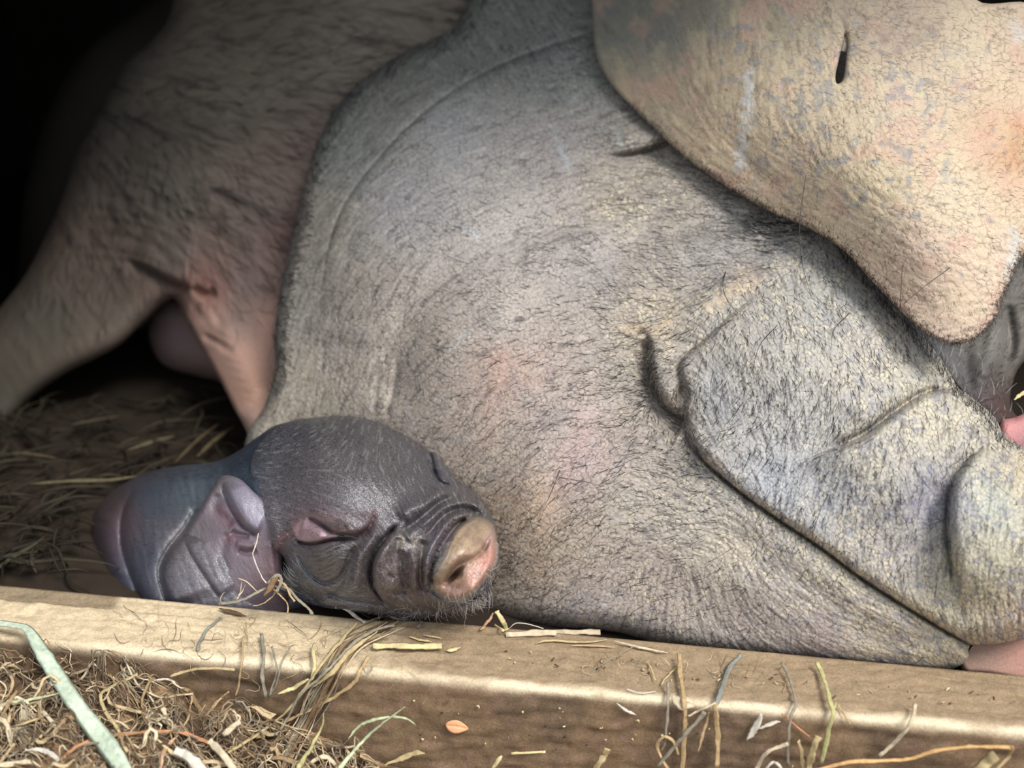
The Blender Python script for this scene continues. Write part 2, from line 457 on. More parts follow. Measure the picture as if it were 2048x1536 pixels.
# ------------------------------------------------------------------ the sow
def hairs(L, region, n, length, width, angfn, lift=0.25, bend=0.5, seed=1, lenvar=0.4, rings=3, jit=9):
    """bristles rooted on a layer. region: 0..1 density grid; angfn(px,py)->image angle in degrees"""
    r = np.random.default_rng(seed)
    m = region * (L.sdf > 1.0); pr = m.ravel() / m.sum()
    k = r.choice(m.size, size=n, p=pr)
    j, i = np.unravel_index(k, m.shape)
    px = L.X[j, i] + r.uniform(-.5, .5, n) * L.step; py = L.Y[j, i] + r.uniform(-.5, .5, n) * L.step
    W = L.W; root = W[j, i] + 0
    N = L.N[j, i]
    a = np.radians(angfn(px, py) + r.normal(0, jit, n))
    dx = np.cos(a); dy = -np.sin(a)
    D3 = np.stack([dx, dy * st, dy * ct], -1)
    D3 = D3 - (D3 * N).sum(-1, keepdims=True) * N; D3 /= np.linalg.norm(D3, axis=-1, keepdims=True) + 1e-9
    side = np.cross(N, D3)
    ln = length * (1 + lenvar * r.normal(0, 1, n)).clip(0.35, 2.2)
    cv = r.normal(0, bend, n); lf = np.abs(r.normal(lift, lift * .4, n))
    ts = np.linspace(0, 1, rings + 1)
    pts = []
    for t in ts:
        al = cv * t
        p = root + ln[:, None] * t * (D3 * np.cos(al)[:, None] + side * np.sin(al)[:, None]) + N * (ln * lf * (t - 0.55 * t * t) - 0.0003)[:, None]
        pts.append(p)
    V = []
    for q, t in enumerate(ts[:-1]):
        wv = width * (1 - 0.75 * t)
        for c in range(3):
            an = 2 * math.pi * c / 3
            V.append(pts[q] + wv * (side * math.cos(an) + N * math.sin(an)))
    V.append(pts[-1])
    V = np.stack(V, 1); m = V.shape[1]
    F = []
    for q in range(rings - 1):
        for c in range(3):
            c2 = (c + 1) % 3
            F += [(3 * q + c, 3 * q + c2, 3 * q + 3 + c2), (3 * q + c, 3 * q + 3 + c2, 3 * q + 3 + c)]
    q = rings - 1
    for c in range(3): F.append((3 * q + c, 3 * q + (c + 1) % 3, m - 1))
    F = np.array(F)
    Q = (F[None] + (np.arange(n) * m)[:, None, None]).reshape(-1, 3)
    return V.reshape(-1, 3), Q, np.zeros((n * m, 3))

def surf(L):
    L.W = P(L.X, L.Y, L.D + L.F / 1000)
    sm = P(L.X, L.Y, blur(L.D, 2))
    du = np.gradient(sm, axis=1); dv = np.gradient(sm, axis=0)
    N = np.cross(dv, du); N /= np.linalg.norm(N, axis=-1, keepdims=True) + 1e-12
    L.N = N

# --- shoulder, fore leg and belly skin (blurred, behind)
S1 = Layer(-260, -160, 1000, 1000, 4)
S1.depth([(700, 150, .78), (300, 150, .83), (200, 400, .82), (400, 350, .775), (550, 450, .765), (50, 650, .81), (0, 850, .80), (450, 680, .765),
          (250, 560, .80), (480, 850, .70), (600, 900, .68), (700, -50, .82), (400, 0, .86), (560, 650, .75), (-150, 900, .80), (850, 50, .80), (900, 400, .74), (350, 620, .78)])
S1.outline([(440, -200), (330, 50), (250, 130), (200, 220), (150, 310), (112, 420), (62, 530), (0, 615), (-80, 700), (-220, 860), (-140, 980), (0, 865), (60, 800),
            (130, 748), (230, 697), (285, 648), (330, 605), (352, 600), (372, 640), (400, 690), (440, 760), (470, 820), (495, 868), (520, 950), (720, 990), (900, 700), (990, 200), (1000, -250)])
S1.rim(60 + 0 * S1.X, 30)
S1.stroke('f', [(250, 520), (300, 548), (345, 572), (385, 578)], 10, 14, 70, (.25, .1))
S1.stroke('v', [(385, 575), (410, 590), (435, 583)], 8, 8)
S1.stroke('v', [(200, 240), (300, 210), (420, 230), (520, 280)], 30, 4)
for a in range(13):
    y = 180 + a * 26
    S1.stroke('v', [(185 - a * 6 + 20, y + 20), (270, y + 35 + 5 * (a % 3)), (360 - 10 * (a % 2), y + 75)], 5, 1.6, taper=(.4, .4))
for q in range(9): S1.stroke('v', [(400 + q * 12, 650 + q * 22), (440 + q * 12, 668 + q * 20), (490 + q * 7, 700 + q * 14)], 4, .9, taper=(.4, .4))
S1.stroke('v', [(405, 668), (440, 690), (470, 705)], 6, 3)
S1.stroke('r', [(440, 640), (480, 720), (520, 800)], 25, 5)
S1.stroke('r', [(360, 610), (400, 690), (450, 780), (490, 860)], 10, 4)
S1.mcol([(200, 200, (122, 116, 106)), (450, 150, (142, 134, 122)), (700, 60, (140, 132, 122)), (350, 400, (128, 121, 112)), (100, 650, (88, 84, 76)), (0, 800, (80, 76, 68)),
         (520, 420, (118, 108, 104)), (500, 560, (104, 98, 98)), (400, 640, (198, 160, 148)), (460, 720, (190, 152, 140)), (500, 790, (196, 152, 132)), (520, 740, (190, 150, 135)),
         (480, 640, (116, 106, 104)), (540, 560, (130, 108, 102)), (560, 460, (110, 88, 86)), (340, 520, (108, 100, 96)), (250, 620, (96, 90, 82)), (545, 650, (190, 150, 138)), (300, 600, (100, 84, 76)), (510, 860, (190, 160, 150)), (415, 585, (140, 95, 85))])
S1.flow([(300, 150, 15), (600, 100, 5), (250, 350, 50), (450, 350, 25), (500, 250, 20), (150, 600, 60), (500, 700, 60)])
l1 = S1.lic(14, 0, 1, 3); l2 = S1.lic(10, .5, 1, 5)
S1.F += 0.3 * (l1 + .6 * l2) * sstep(900, 500, S1.Y)
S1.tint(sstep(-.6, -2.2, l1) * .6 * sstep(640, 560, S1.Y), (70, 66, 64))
S1.col = S1.col * np.array([1.06, 1.02, .94])
surf(S1)
# --- far hump of the sow's flank, dim
S0 = Layer(-200, -200, 760, 700, 8)
S0.depth([(200, 100, 1.02), (100, 400, 1.0), (400, 0, 1.05), (600, 600, .95), (0, 600, .98)])
S0.outline([(470, -230), (300, 0), (180, 90), (105, 200), (60, 330), (38, 460), (60, 640), (300, 680), (700, 600), (740, -180)])
S0.rim(130, 70); S0.mcol([(100, 100, (96, 88, 76)), (300, 500, (96, 88, 76))])
# --- udder lump in the dark under the leg
S2 = Layer(230, 540, 620, 900, 6)
S2.depth([(350, 650, .86), (450, 750, .85), (400, 800, .86)])
S2.outline([(340, 600), (300, 650), (305, 700), (335, 735), (390, 752), (440, 765), (520, 800), (600, 700), (500, 600)])
S2.rim(50, 30); S2.mcol([(350, 650, (170, 142, 135)), (450, 750, (165, 130, 120))])
# --- neck, cheek and snout
HD = Layer(478, -110, 2150, 1362, 1.8)
HCTRL = [(600, 800, .655), (560, 500, .71), (700, 250, .725), (1000, 80, .745), (1200, 0, .75), (900, 400, .64), (1000, 700, .585), (1200, 500, .605), (1250, 250, .665), (1100, 1000, .562),
         (1050, 1230, .578), (850, 1000, .615), (700, 1000, .655), (1300, 1290, .554), (1500, 1000, .532), (1500, 700, .547), (1700, 800, .531), (1700, 600, .562), (1600, 450, .60), (1850, 900, .515), (1700, 1300, .530),
         (1900, 1340, .520), (1950, 1050, .500), (2048, 1050, .49), (2100, 1200, .49), (1900, 760, .548), (2050, 900, .52), (500, 900, .67), (750, 600, .63), (1300, 800, .56), (1500, 1200, .538), (800, 1150, .64), (2100, 300, .62), (1900, 400, .62)]
HD.depth(HCTRL); HD.SAT = .95; S1.SAT = .9
HD.outline([(1010, -180), (960, -60), (905, 55), (800, 108), (700, 182), (645, 262), (612, 360), (588, 460), (565, 560), (550, 660), (549, 740), (530, 810), (495, 868), (490, 950), (560, 1080),
            (700, 1180), (850, 1225), (1000, 1242), (1100, 1255), (1230, 1264), (1320, 1290), (1450, 1313), (1600, 1326), (1740, 1338), (1840, 1347), (1905, 1338), (1936, 1318), (1942, 1292),
            (2000, 1286), (2080, 1268), (2135, 1225), (2142, 1080), (2130, 960), (2095, 905), (2040, 892), (2008, 868), (1988, 832), (1950, 800), (1918, 772), (1880, 715), (1840, 668), (1790, 610), (1740, 555), (1700, 505), (1690, 440), (1760, 300), (1900, 50), (1900, -200)])
rp = 26 + 24 * sstep(900, 1250, HD.Y) + 0 * HD.X
rp = rp + 25 * sstep(1300, 1700, HD.X) * sstep(900, 600, HD.Y)
HD.rim(rp, 17)
st_ = HD.stroke
# inner neck fold and its companion
st_('f', [(640, 600), (655, 500), (690, 405), (770, 300), (850, 222), (940, 160), (1040, 112), (1185, 62)][::-1], 5, 4.5, 70, (.04, .25), low=.6)
st_('v', [(560, 640), (590, 480), (640, 330), (720, 220), (820, 145), (930, 90)], 30, -1.0)
# broad undulations of the jowl
st_('v', [(1250, 430), (1100, 455), (950, 510), (840, 600), (795, 700), (780, 830)], 44, 7.0, taper=(.3, .1))
st_('v', [(1420, 430), (1280, 480), (1100, 560), (980, 640)], 40, 4.0, taper=(.3, .3))
st_('r', [(760, 420), (700, 560), (690, 700)], 60, 3)
st_('v', [(795, 700), (790, 760), (770, 840)], 7, 2.2, taper=(.3, .1))
st_('v', [(760, 720), (752, 780), (748, 830)], 6, 1.4, taper=(.3, .1))
st_('v', [(735, 400), (700, 470), (690, 530)], 18, 2)
st_('r', [(1280, 440), (1130, 520), (1010, 600), (930, 700)], 40, 4, taper=(.3, .3))
st_('r', [(1180, 370), (1000, 420), (880, 500)], 40, 3, taper=(.3, .3))
st_('v', [(1290, 860), (1200, 900), (1130, 980), (1090, 1080)], 40, 2.5, taper=(.3, .3))
st_('r', [(1230, 780), (1120, 850), (1050, 950), (1020, 1050)], 45, 3, taper=(.3, .3))
st_('v', [(1600, 470), (1500, 500), (1400, 530), (1280, 560)], 26, 3, taper=(.2, .4))
# pinch below the ear
st_('f', [(1190, 312), (1260, 308), (1320, 292), (1370, 262)], 9, 11, 50, (.4, .05), low=1.0, wl=16)
st_('f', [(1120, 330), (1220, 300), (1330, 280)], 14, 3.5, 50, (.5, .05))
st_('v', [(1340, 300), (1290, 345), (1230, 380)], 16, 2.5, taper=(.1, .4))
st_('v', [(1500, 440), (1420, 450), (1340, 440)], 22, 5, taper=(.1, .4))
st_('v', [(1560, 500), (1440, 560), (1330, 600), (1240, 610)], 40, 4, taper=(.2, .4))
st_('r', [(1250, 652), (1350, 632), (1440, 588), (1520, 556), (1610, 540)], 20, 3.5, taper=(.2, .3))
# mouth-corner pocket and the lump in it
st_('F', [(1300, 672), (1297, 700), (1297, 735), (1305, 768), (1322, 802), (1345, 826), (1374, 842)][::-1], 6, 7.5, 60, (.04, .12), low=1.9, wl=24)
st_('v', [(1262, 668), (1286, 668), (1300, 680)], 6, 2.0, taper=(.4, .3))
st_('F', [(1560, 560), (1510, 592), (1463, 628), (1405, 680), (1360, 722), (1362, 755), (1372, 790), (1368, 830), (1380, 885), (1410, 925), (1450, 962)][::-1], 6, 6.5, 95, (.12, .35), low=.6, wl=14)
HD.blob(1345, 770, 24, 34, 3, 20)
st_('v', [(1372, 770), (1355, 800), (1362, 830)], 9, 4, taper=(.2, .1))
# mouth line
st_('f', [(1372, 860), (1405, 920), (1480, 985), (1560, 1042), (1640, 1095), (1720, 1155), (1800, 1207), (1880, 1256), (1945, 1293)], 7, 7, 85, (.08, 0), low=.5)
st_('v', [(1400, 918), (1480, 985), (1560, 1042), (1640, 1095), (1720, 1155), (1800, 1207), (1880, 1256), (1945, 1293)], 3.6, 3.4, taper=(.1, 0))
st_('r', [(1440, 990), (1560, 1085), (1700, 1190), (1850, 1282)], 28, 2.5, taper=(.2, .1))
# snout folds
st_('F', [(1590, 925), (1660, 897), (1725, 872), (1785, 828), (1845, 788), (1900, 776), (1935, 783)], 6, 9, 80, (.3, .05), low=1.1, wl=38)
st_('v', [(1640, 902), (1725, 868), (1785, 824), (1845, 786), (1890, 776)], 6, 4, taper=(.35, .1))
st_('r', [(1700, 840), (1780, 790), (1860, 745)], 34, 3)
st_('v', [(1860, 905), (1905, 870), (1960, 862)], 12, 1.6)
st_('f', [(1985, 880), (1930, 925), (1903, 975), (1896, 1040), (1901, 1110), (1914, 1175), (1916, 1230)], 6, 10, 100, (.2, .22), low=.9, wl=30)
st_('v', [(1912, 960), (1899, 1000), (1896, 1050), (1902, 1120), (1912, 1180)], 6, 4, taper=(.2, .3))
st_('v', [(1880, 960), (1860, 1040), (1890, 1120)], 28, 2)
HD.blob(1600, 720, 170, 110, 8, 25)
HD.blob(1990, 1100, 90, 140, 8)
HD.blob(1500, 1180, 250, 60, 4, 33)
HD.blob(1780, 960, 120, 90, 4)
X, Y = HD.X, HD.Y
HD.mcol([(700, 300, (120, 124, 118)), (800, 180, (128, 128, 120)), (640, 450, (132, 126, 116)), (560, 600, (128, 124, 116)), (900, 260, (138, 138, 140)), (1100, 150, (132, 136, 132)), (1000, 60, (128, 132, 124)),
         (1100, 300, (140, 134, 132)), (1000, 450, (146, 140, 136)), (1180, 520, (142, 136, 132)), (800, 400, (136, 134, 136)), (740, 600, (136, 128, 118)), (620, 800, (150, 140, 124)), (850, 720, (146, 134, 122)),
         (1000, 640, (152, 144, 136)), (1010, 740, (166, 140, 126)), (1100, 850, (160, 146, 138)), (1170, 920, (166, 144, 138)), (1000, 900, (164, 148, 132)), (1100, 1100, (166, 150, 132)), (1050, 1020, (176, 150, 126)),
         (1250, 1000, (160, 150, 136)), (1300, 1180, (160, 146, 134)), (1180, 1220, (150, 138, 132)), (1450, 1100, (160, 150, 134)), (1500, 1230, (146, 134, 126)), (1640, 1290, (140, 126, 120)), (1750, 1280, (160, 148, 128)),
         (1880, 1300, (164, 152, 130)), (1300, 640, (150, 138, 122)), (1440, 500, (128, 124, 120)), (1350, 400, (140, 132, 120)), (1220, 400, (150, 140, 126)), (1500, 700, (158, 152, 142)), (1650, 620, (152, 150, 142)),
         (1700, 750, (164, 158, 146)), (1560, 850, (156, 154, 150)), (1420, 800, (140, 142, 144)), (1550, 960, (150, 153, 158)), (1650, 1000, (158, 158, 158)), (1750, 930, (168, 162, 148)), (1860, 840, (170, 162, 144)),
         (1870, 1000, (132, 130, 142)), (1800, 1100, (158, 152, 146)), (1980, 1000, (165, 168, 155)), (2040, 950, (180, 165, 138)), (1970, 1150, (172, 166, 140)), (1920, 1230, (176, 164, 134)), (2040, 1270, (176, 150, 128)), (1330, 780, (142, 134, 122)), (1360, 810, (120, 104, 88))])
HD.flow([(700, 250, -50), (1000, 100, 60), (900, 300, 160), (1100, 330, 158), (1200, 250, 155), (900, 500, 145), (760, 600, 120), (620, 700, 100), (1050, 480, 155), (1200, 450, 165), (1350, 400, 10), (1300, 550, 30), (1050, 650, 160),
         (1000, 800, 150), (900, 850, 130), (1150, 800, 150), (1250, 760, 5), (1280, 700, 0), (1100, 950, 140), (1200, 950, 150), (1300, 950, 20), (1050, 1100, 150), (1200, 1150, 140), (1350, 1050, 5), (1300, 1200, 100), (1450, 1200, 70),
         (1550, 1250, 40), (1700, 1300, 20), (1450, 900, 60), (1500, 780, 80), (1500, 650, 70), (1650, 650, 85), (1700, 850, 95), (1650, 960, 110), (1780, 1000, 100), (1950, 1050, 90), (600, 900, 110), (1450, 480, 5)])
F1, F2, R = HD.worley(9.5, 1.7, 3)
G1, G2, R2 = HD.worley(19, 1.9, 8)
soft = 1 - 0.65 * sstep(1050, 700, X + .5 * Y)                       # smoother skin up on the neck
e1 = np.clip((F2 - F1) / 0.16, 0, 1); e2 = np.clip((G2 - G1) / 0.10, 0, 1)
la = HD.lic(9, 0, 1, 2); lb = HD.lic(7, 0.0, 2, 6); lc = HD.lic(7, .85, 1, 9)
HD.F += -(0.27 * e1 + 0.10 * e2) * soft - 0.10 * la * (0.5 + .5 * soft) - 0.16 * lb * (0.55 + .45 * soft) - .05 * lc * soft
fn = fbm(X, Y, 6, 2, 1); fm = fbm(X, Y, 16, 3, 2); fl = fbm(X, Y, 120, 3, 4)
dirt = -.22 + 1.22 * HD.coarse(lambda a, b: idw([(700, 300, -.1), (900, 300, -.1), (1100, 200, 0.), (1000, 500, .1), (700, 700, .12), (620, 800, .15), (1100, 700, .15), (1000, 900, .25), (1150, 850, .2), (1050, 1050, .42), (1080, 1180, .35), (1250, 1000, .35), (1250, 850, .3), (1350, 1150, .35),
      (1450, 1050, .5), (1400, 970, .75), (1500, 1040, .9), (1620, 1130, .9), (1700, 1190, .8), (1550, 1150, .6), (1500, 1230, .2), (1650, 1280, .1), (1800, 1280, .5), (1870, 1320, .5), (1650, 1040, .75), (1500, 980, .5), (1560, 960, .15), (1500, 900, .1), (1680, 950, .25), (1550, 860, .3), (1600, 700, .5),
      (1500, 600, .4), (1450, 590, .7), (1300, 655, .75), (1250, 420, .6), (1350, 330, .5), (1200, 520, .1), (1400, 480, .15), (1420, 760, .2), (1700, 650, .5), (1800, 750, .6), (1850, 830, .75), (1750, 900, .55), (1870, 980, 0.), (1850, 1060, .1), (1980, 950, .65), (1960, 1100, .6), (1940, 1220, .9), (1800, 1180, .75), (2040, 1100, .6), (560, 600, .1)], a, b))
ml = HD.near([(1372, 860), (1405, 920), (1480, 985), (1560, 1042), (1640, 1095), (1720, 1155), (1800, 1207), (1880, 1256), (1945, 1293)], 90)
dirt = dirt.copy(); dirt[ml[0]] += .45 * np.exp(-(ml[1] / 22) ** 2) * sstep(0.02, .2, ml[3])
dm = sstep(0.64, 0.92, fn * .55 + fm * .45 + .38 * dirt)
dm2 = dm * e1
HD.tint(dm2 * 0.8, (198, 185, 156))
HD.tint(sstep(.55, .75, fbm(X, Y, 22, 3, 77) + .15 * (dirt - .4)) * .25, (118, 118, 128))
HD.tint(sstep(.60, .72, fbm(X, Y, 15, 2, 55)) * .5 * sstep(1500, 1800, X), (104, 108, 128))
crk = (1 - e1) * (.55 + .35 * soft) * (.4 + .6 * sstep(.35, .6, fm))
HD.tint(crk * 0.80, (72, 67, 66)); HD.tint(e1 * R * .22, (186, 178, 166))
HD.tint(sstep(.7, 2.0, -la) * .5, (84, 79, 78)); HD.tint(sstep(.9, 2.2, la) * .25, (188, 182, 172))
for q in ([(1235, 265), (1240, 300)], [(1105, 255), (1135, 330)], [(925, 455), (950, 470)], [(935, 665), (900, 700)]):
    HD.paint(q, 6, (175, 186, 190), .3, ragged=2)
for q, c in (([(1000, 720), (985, 800), (975, 880)], (186, 142, 126)), ([(1170, 830), (1160, 900), (1120, 960)], (184, 150, 148)), ([(1095, 1000), (1085, 1080), (1075, 1150)], (186, 152, 126)), ([(1480, 560), (1500, 545)], (190, 160, 140))):
    HD.paint(q, 20, c, .2, ragged=1.5)
HD.paint([(1260, 655), (1300, 660), (1330, 650)], 13, (200, 174, 140), .4, ragged=2)
HD.paint([(1420, 610), (1470, 585), (1510, 570)], 13, (200, 176, 144), .4, ragged=2)
HD.paint([(1392, 895), (1405, 920), (1480, 985), (1560, 1042), (1640, 1095), (1720, 1155), (1800, 1207), (1880, 1256), (1945, 1293)], 2.8, (62, 50, 38), .8)
surf(HD)
# --- shadowed throat behind the snout, under the ear
S3 = Layer(1640, 380, 2240, 1000, 4)
S3.depth([(1750, 600, .63), (1900, 700, .60), (2000, 700, .61), (2060, 800, .60), (2100, 600, .64), (1950, 850, .58)])
S3.outline([(1660, 420), (1680, 560), (1800, 760), (1950, 950), (2050, 960), (2060, 840), (2034, 832), (2020, 800), (2035, 740), (2075, 690), (2100, 600), (2075, 560), (2045, 520), (2100, 420), (1900, 390)])
S3.rim(30, 15)
S3.stroke('v', [(2010, 600), (2020, 700), (1985, 780)], 14, 8); S3.stroke('r', [(1985, 600), (1985, 690), (1960, 760)], 16, 5)
S3.stroke('v', [(1935, 640), (1930, 740), (1950, 790)], 16, 5)
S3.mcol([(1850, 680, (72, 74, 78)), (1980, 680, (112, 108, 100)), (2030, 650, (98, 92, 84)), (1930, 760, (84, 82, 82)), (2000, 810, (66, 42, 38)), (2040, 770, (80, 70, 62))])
S3.flow([(1900, 700, 160), (2000, 700, 0)]); l = S3.lic(6, 0, 1, 2); S3.F += .5 * l
surf(S3)
S4 = Layer(1960, 790, 2200, 960, 4)
S4.depth([(2000, 850, .575), (2100, 900, .57), (2050, 820, .58)])
S4.outline([(2000, 850), (2030, 835), (2060, 825), (2150, 800), (2180, 940), (2020, 930)])
S4.rim(16, 8); S4.mcol([(2030, 860, (205, 130, 125)), (2045, 885, (110, 85, 90))]); surf(S4)
S5 = Layer(1900, 1180, 2240, 1400, 4)                   # far lower lip, brownish, beyond the snout
S5.depth([(1950, 1300, .532), (2100, 1300, .53), (2000, 1360, .525)])
S5.outline([(1905, 1230), (1915, 1335), (1980, 1352), (2200, 1372), (2220, 1200)])
S5.rim(14, 10); S5.mcol([(1960, 1310, (150, 118, 98)), (2040, 1320, (160, 112, 96))]); surf(S5)

sow = thing('sow', (0.1, 0.8, 0.0), 'large grey wrinkled sow lying asleep behind the wooden beam with mud-dusted face and drooping ear', 'pig')
allp = []
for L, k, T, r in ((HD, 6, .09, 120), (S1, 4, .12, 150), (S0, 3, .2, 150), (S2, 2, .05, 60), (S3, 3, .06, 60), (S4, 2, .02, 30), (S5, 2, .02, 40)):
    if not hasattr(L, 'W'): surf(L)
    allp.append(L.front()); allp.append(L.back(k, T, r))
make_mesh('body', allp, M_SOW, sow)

# --- the ear: a thick hanging flap with a slit
ER = Layer(1165, -140, 2190, 700, 2.3)
hdsamp = [c for c in HCTRL]
EC = [(1190, 50, .705), (1260, 210, .662), (1400, 335, .618), (1550, 430, .590), (1690, 500, .561), (1790, 610, .543), (1905, 688, .528), (2000, 620, .525), (2050, 500, .53), (1500, 200, .60), (1700, 350, .555), (1850, 500, .528),
      (1700, 100, .585), (1900, 250, .550), (2100, 200, .555), (1400, 50, .64), (1950, 0, .585), (2150, 0, .59), (2150, 450, .53), (1300, -80, .70)]
ER.depth(EC)
ER.outline([(1176, -160), (1182, 0), (1186, 70), (1194, 118), (1218, 162), (1262, 212), (1322, 272), (1400, 337), (1480, 390), (1550, 428), (1620, 458), (1690, 503), (1742, 560), (1790, 610), (1832, 652), (1870, 677), (1906, 689), (1944, 681), (1972, 658),
            (1990, 638), (2004, 600), (2030, 540), (2062, 478), (2110, 400), (2230, 300), (2260, 60), (2060, 6), (1950, -2), (1900, -160)],
           holes=[[(1691, 68), (1696, 85), (1693, 112), (1689, 148), (1683, 164), (1673, 167), (1671, 150), (1676, 126), (1683, 96)]])
ER.rim(9, 3.2)
ER.blob(1700, 300, 260, 200, 8, 30)
ER.stroke('v', [(1691, 60), (1684, 120), (1676, 170)], 22, 1.6); ER.stroke('v', [(1693, 78), (1680, 40), (1660, 20)], 7, 1.5, taper=(.1, .5)); ER.stroke('v', [(1697, 74), (1720, 55), (1750, 50)], 6, 1.2, taper=(.1, .5))
ER.stroke('v', [(1400, 180), (1360, 210), (1320, 225)], 9, 1.0); ER.stroke('v', [(1420, 170), (1380, 215), (1350, 250)], 9, .9)
for q in ([(1800, 90), (1860, 60), (1930, 70)], [(1780, 140), (1850, 120), (1950, 140)], [(1900, 330), (1980, 300), (2048, 330)], [(1450, 260), (1500, 330), (1560, 380)]):
    ER.stroke('v', q, 14, 1.0)
X, Y = ER.X, ER.Y
ER.mcol([(1220, 50, (146, 144, 130)), (1400, 40, (150, 142, 124)), (1550, 30, (170, 156, 130)), (1300, 200, (184, 166, 136)), (1450, 150, (196, 172, 138)), (1450, 300, (205, 178, 142)), (1600, 200, (205, 184, 150)), (1600, 400, (212, 186, 150)),
         (1800, 60, (188, 166, 142)), (1950, 80, (212, 190, 158)), (1800, 200, (204, 184, 154)), (1750, 350, (212, 190, 150)), (1900, 400, (214, 192, 158)), (2030, 280, (206, 160, 118)), (2030, 180, (208, 180, 148)), (1850, 500, (216, 186, 158)), (1900, 620, (218, 188, 160)), (1980, 560, (218, 192, 160)), (1330, 60, (140, 138, 128))])
ER.flow([(1300, 100, 70), (1300, 250, 45), (1500, 150, 100), (1600, 100, 70), (1500, 350, 30), (1700, 250, 80), (1700, 450, 35), (1800, 100, 10), (1900, 100, 15), (1850, 350, 0), (1950, 300, 150), (1950, 500, 20), (1900, 620, 170), (1800, 550, 40), (2040, 300, 120)])
F1, F2, R = ER.worley(13, 1.7, 31, off=math.pi * 0); G1, G2, R2 = ER.worley(22, 1.3, 41)
e1 = np.clip((F2 - F1) / .13, 0, 1); e2 = np.clip((G2 - G1) / .09, 0, 1)
rgh = 0.35 + .65 * sstep(1350, 1750, X + .6 * Y)
fm = fbm(X, Y, 30, 3, 21); fn = fbm(X, Y, 7, 2, 22)
la = ER.lic(6, 0, 1, 23); lb = ER.lic(7, 0, 2, 24)
brk = sstep(.38, .55, fm)
ER.F += -(0.20 * e1 * brk + .14 * e2) * rgh - .07 * la - .10 * lb + .1 * (fn - .5)
ER.tint((1 - e1) * brk * rgh * .62, (104, 84, 68)); ER.tint((1 - e2) * rgh * .35 * (1 - .5 * brk), (112, 94, 76))
ER.tint(sstep(.9, 2.3, -la) * .4, (112, 96, 80))
ER.tint(sstep(.58, .72, fbm(X, Y, 40, 3, 61)) * .3, (212, 194, 150))
ER.tint(sstep(.6, .72, fbm(X, Y, 60, 3, 71)) * .35, (212, 160, 140))
bl = sstep(.60, .72, fbm(X, Y, 18, 3, 81)) * sstep(300, 120, np.abs((X - 1250) * .35 - (Y + 0) + 60)) * sstep(1380, 1500, X) * sstep(2000, 1850, X)
ER.tint(bl * .5, (132, 140, 150))
ER.tint(sstep(.56, .72, fbm(X, Y, 26, 3, 91)) * .5 * sstep(1500, 1250, X + Y * .6), (124, 130, 130))
ER.tint(sstep(.50, .7, fbm(X, Y, 26, 3, 93)) * .4 * np.exp(-((X - 1790) / 90) ** 2 - ((Y - 60) / 60) ** 2), (140, 112, 110))
ER.paint([(1498, 152), (1493, 215), (1484, 280), (1482, 330)], 10, (214, 220, 224), .5, ragged=3)
ER.paint([(2024, 462), (2026, 500), (2020, 548)], 9, (190, 200, 202), .5, ragged=3)
ER.paint([(2030, 55), (2042, 75)], 14, (205, 205, 198), .5, ragged=2)
ER.paint([(2035, 250), (2030, 330)], 16, (196, 140, 96), .4, ragged=2)
for i in range(70):
    cx = random.uniform(1420, 2040); cy = random.uniform(20, 560)
    if bl.mean() and abs((cx - 1250) * .35 - cy + 60) < 260: ER.spot(cx, cy, random.uniform(3, 9), random.uniform(3, 6), (122, 130, 142), .4, random.uniform(0, 90))
ER.col = ER.col * .80
surf(ER)
def edgemask(L, px): return np.exp(-(np.clip(L.sdf, 0, None) / px) ** 2)
ep = [ER.front(), ER.back(3, .0035, 12)]
ear = make_mesh('ear', ep, M_EAR, sow); ear['label'] = 'large tan mud-crusted ear flap with a slit near its top'

# --- bristles
def angf(ctrl):
    cc = [(a, b, (math.cos(math.radians(c)), math.sin(math.radians(c)))) for a, b, c in ctrl]
    def f(px, py):
        v = idw(cc, px, py); return np.degrees(np.arctan2(v[..., 1], v[..., 0]))
    return f
AH = angf([(1100, 450, 200), (1300, 550, 215), (1250, 450, 190), (1500, 500, 200), (1200, 600, 200), (1100, 700, 170), (1200, 800, 170), (1270, 740, 182), (1000, 850, 150), (1150, 950, 145), (1200, 1050, 160), (1350, 950, 200), (1350, 1050, 190), (1050, 1000, 140), (1150, 1150, 150),
            (1300, 1150, 165), (1350, 700, 150), (1450, 700, 80), (1500, 600, 75), (1650, 600, 80), (1600, 750, 95), (1480, 900, 125), (1600, 950, 110), (1700, 850, 100), (1800, 1000, 95), (1750, 700, 85), (900, 600, 210), (780, 750, 250), (650, 400, 240), (800, 200, 300), (950, 100, 290), (1350, 820, 60), (1500, 1150, 130)])
dens = HD.coarse(lambda a, b: idw([(900, 250, .1), (700, 300, .35), (1100, 60, .5), (1100, 300, .05), (1000, 450, .3), (850, 600, .35), (700, 800, .25), (1200, 500, .8), (1350, 500, 1.), (1450, 460, 1.), (1100, 650, .6), (1000, 750, .4), (1200, 800, .9), (1150, 950, .6), (1000, 950, .4), (1200, 1050, .7), (1350, 1000, .8),
      (1100, 1150, .6), (1300, 1200, .4), (1300, 740, 1.3), (1450, 750, 1.2), (1550, 850, 1.1), (1600, 650, 1.), (1700, 800, .9), (1600, 960, .8), (1800, 950, .5), (1600, 1200, .1), (1900, 1100, .06), (1500, 1100, .2), (1780, 1280, .03)], a, b))
b1 = [hairs(HD, dens, 13000, 0.0050, .000125, AH, .16, .35, 1), hairs(HD, dens, 2600, 0.0105, .00014, AH, .22, .5, 2, .35, 4)]
gap = HD.coarse(lambda a, b: np.exp(-((a - 1545) / 70) ** 2 - ((b - 455) / 30) ** 2)) + np.exp(-((HD.X - 1300) / 16) ** 2 - ((HD.Y - 750) / 70) ** 2) * .8
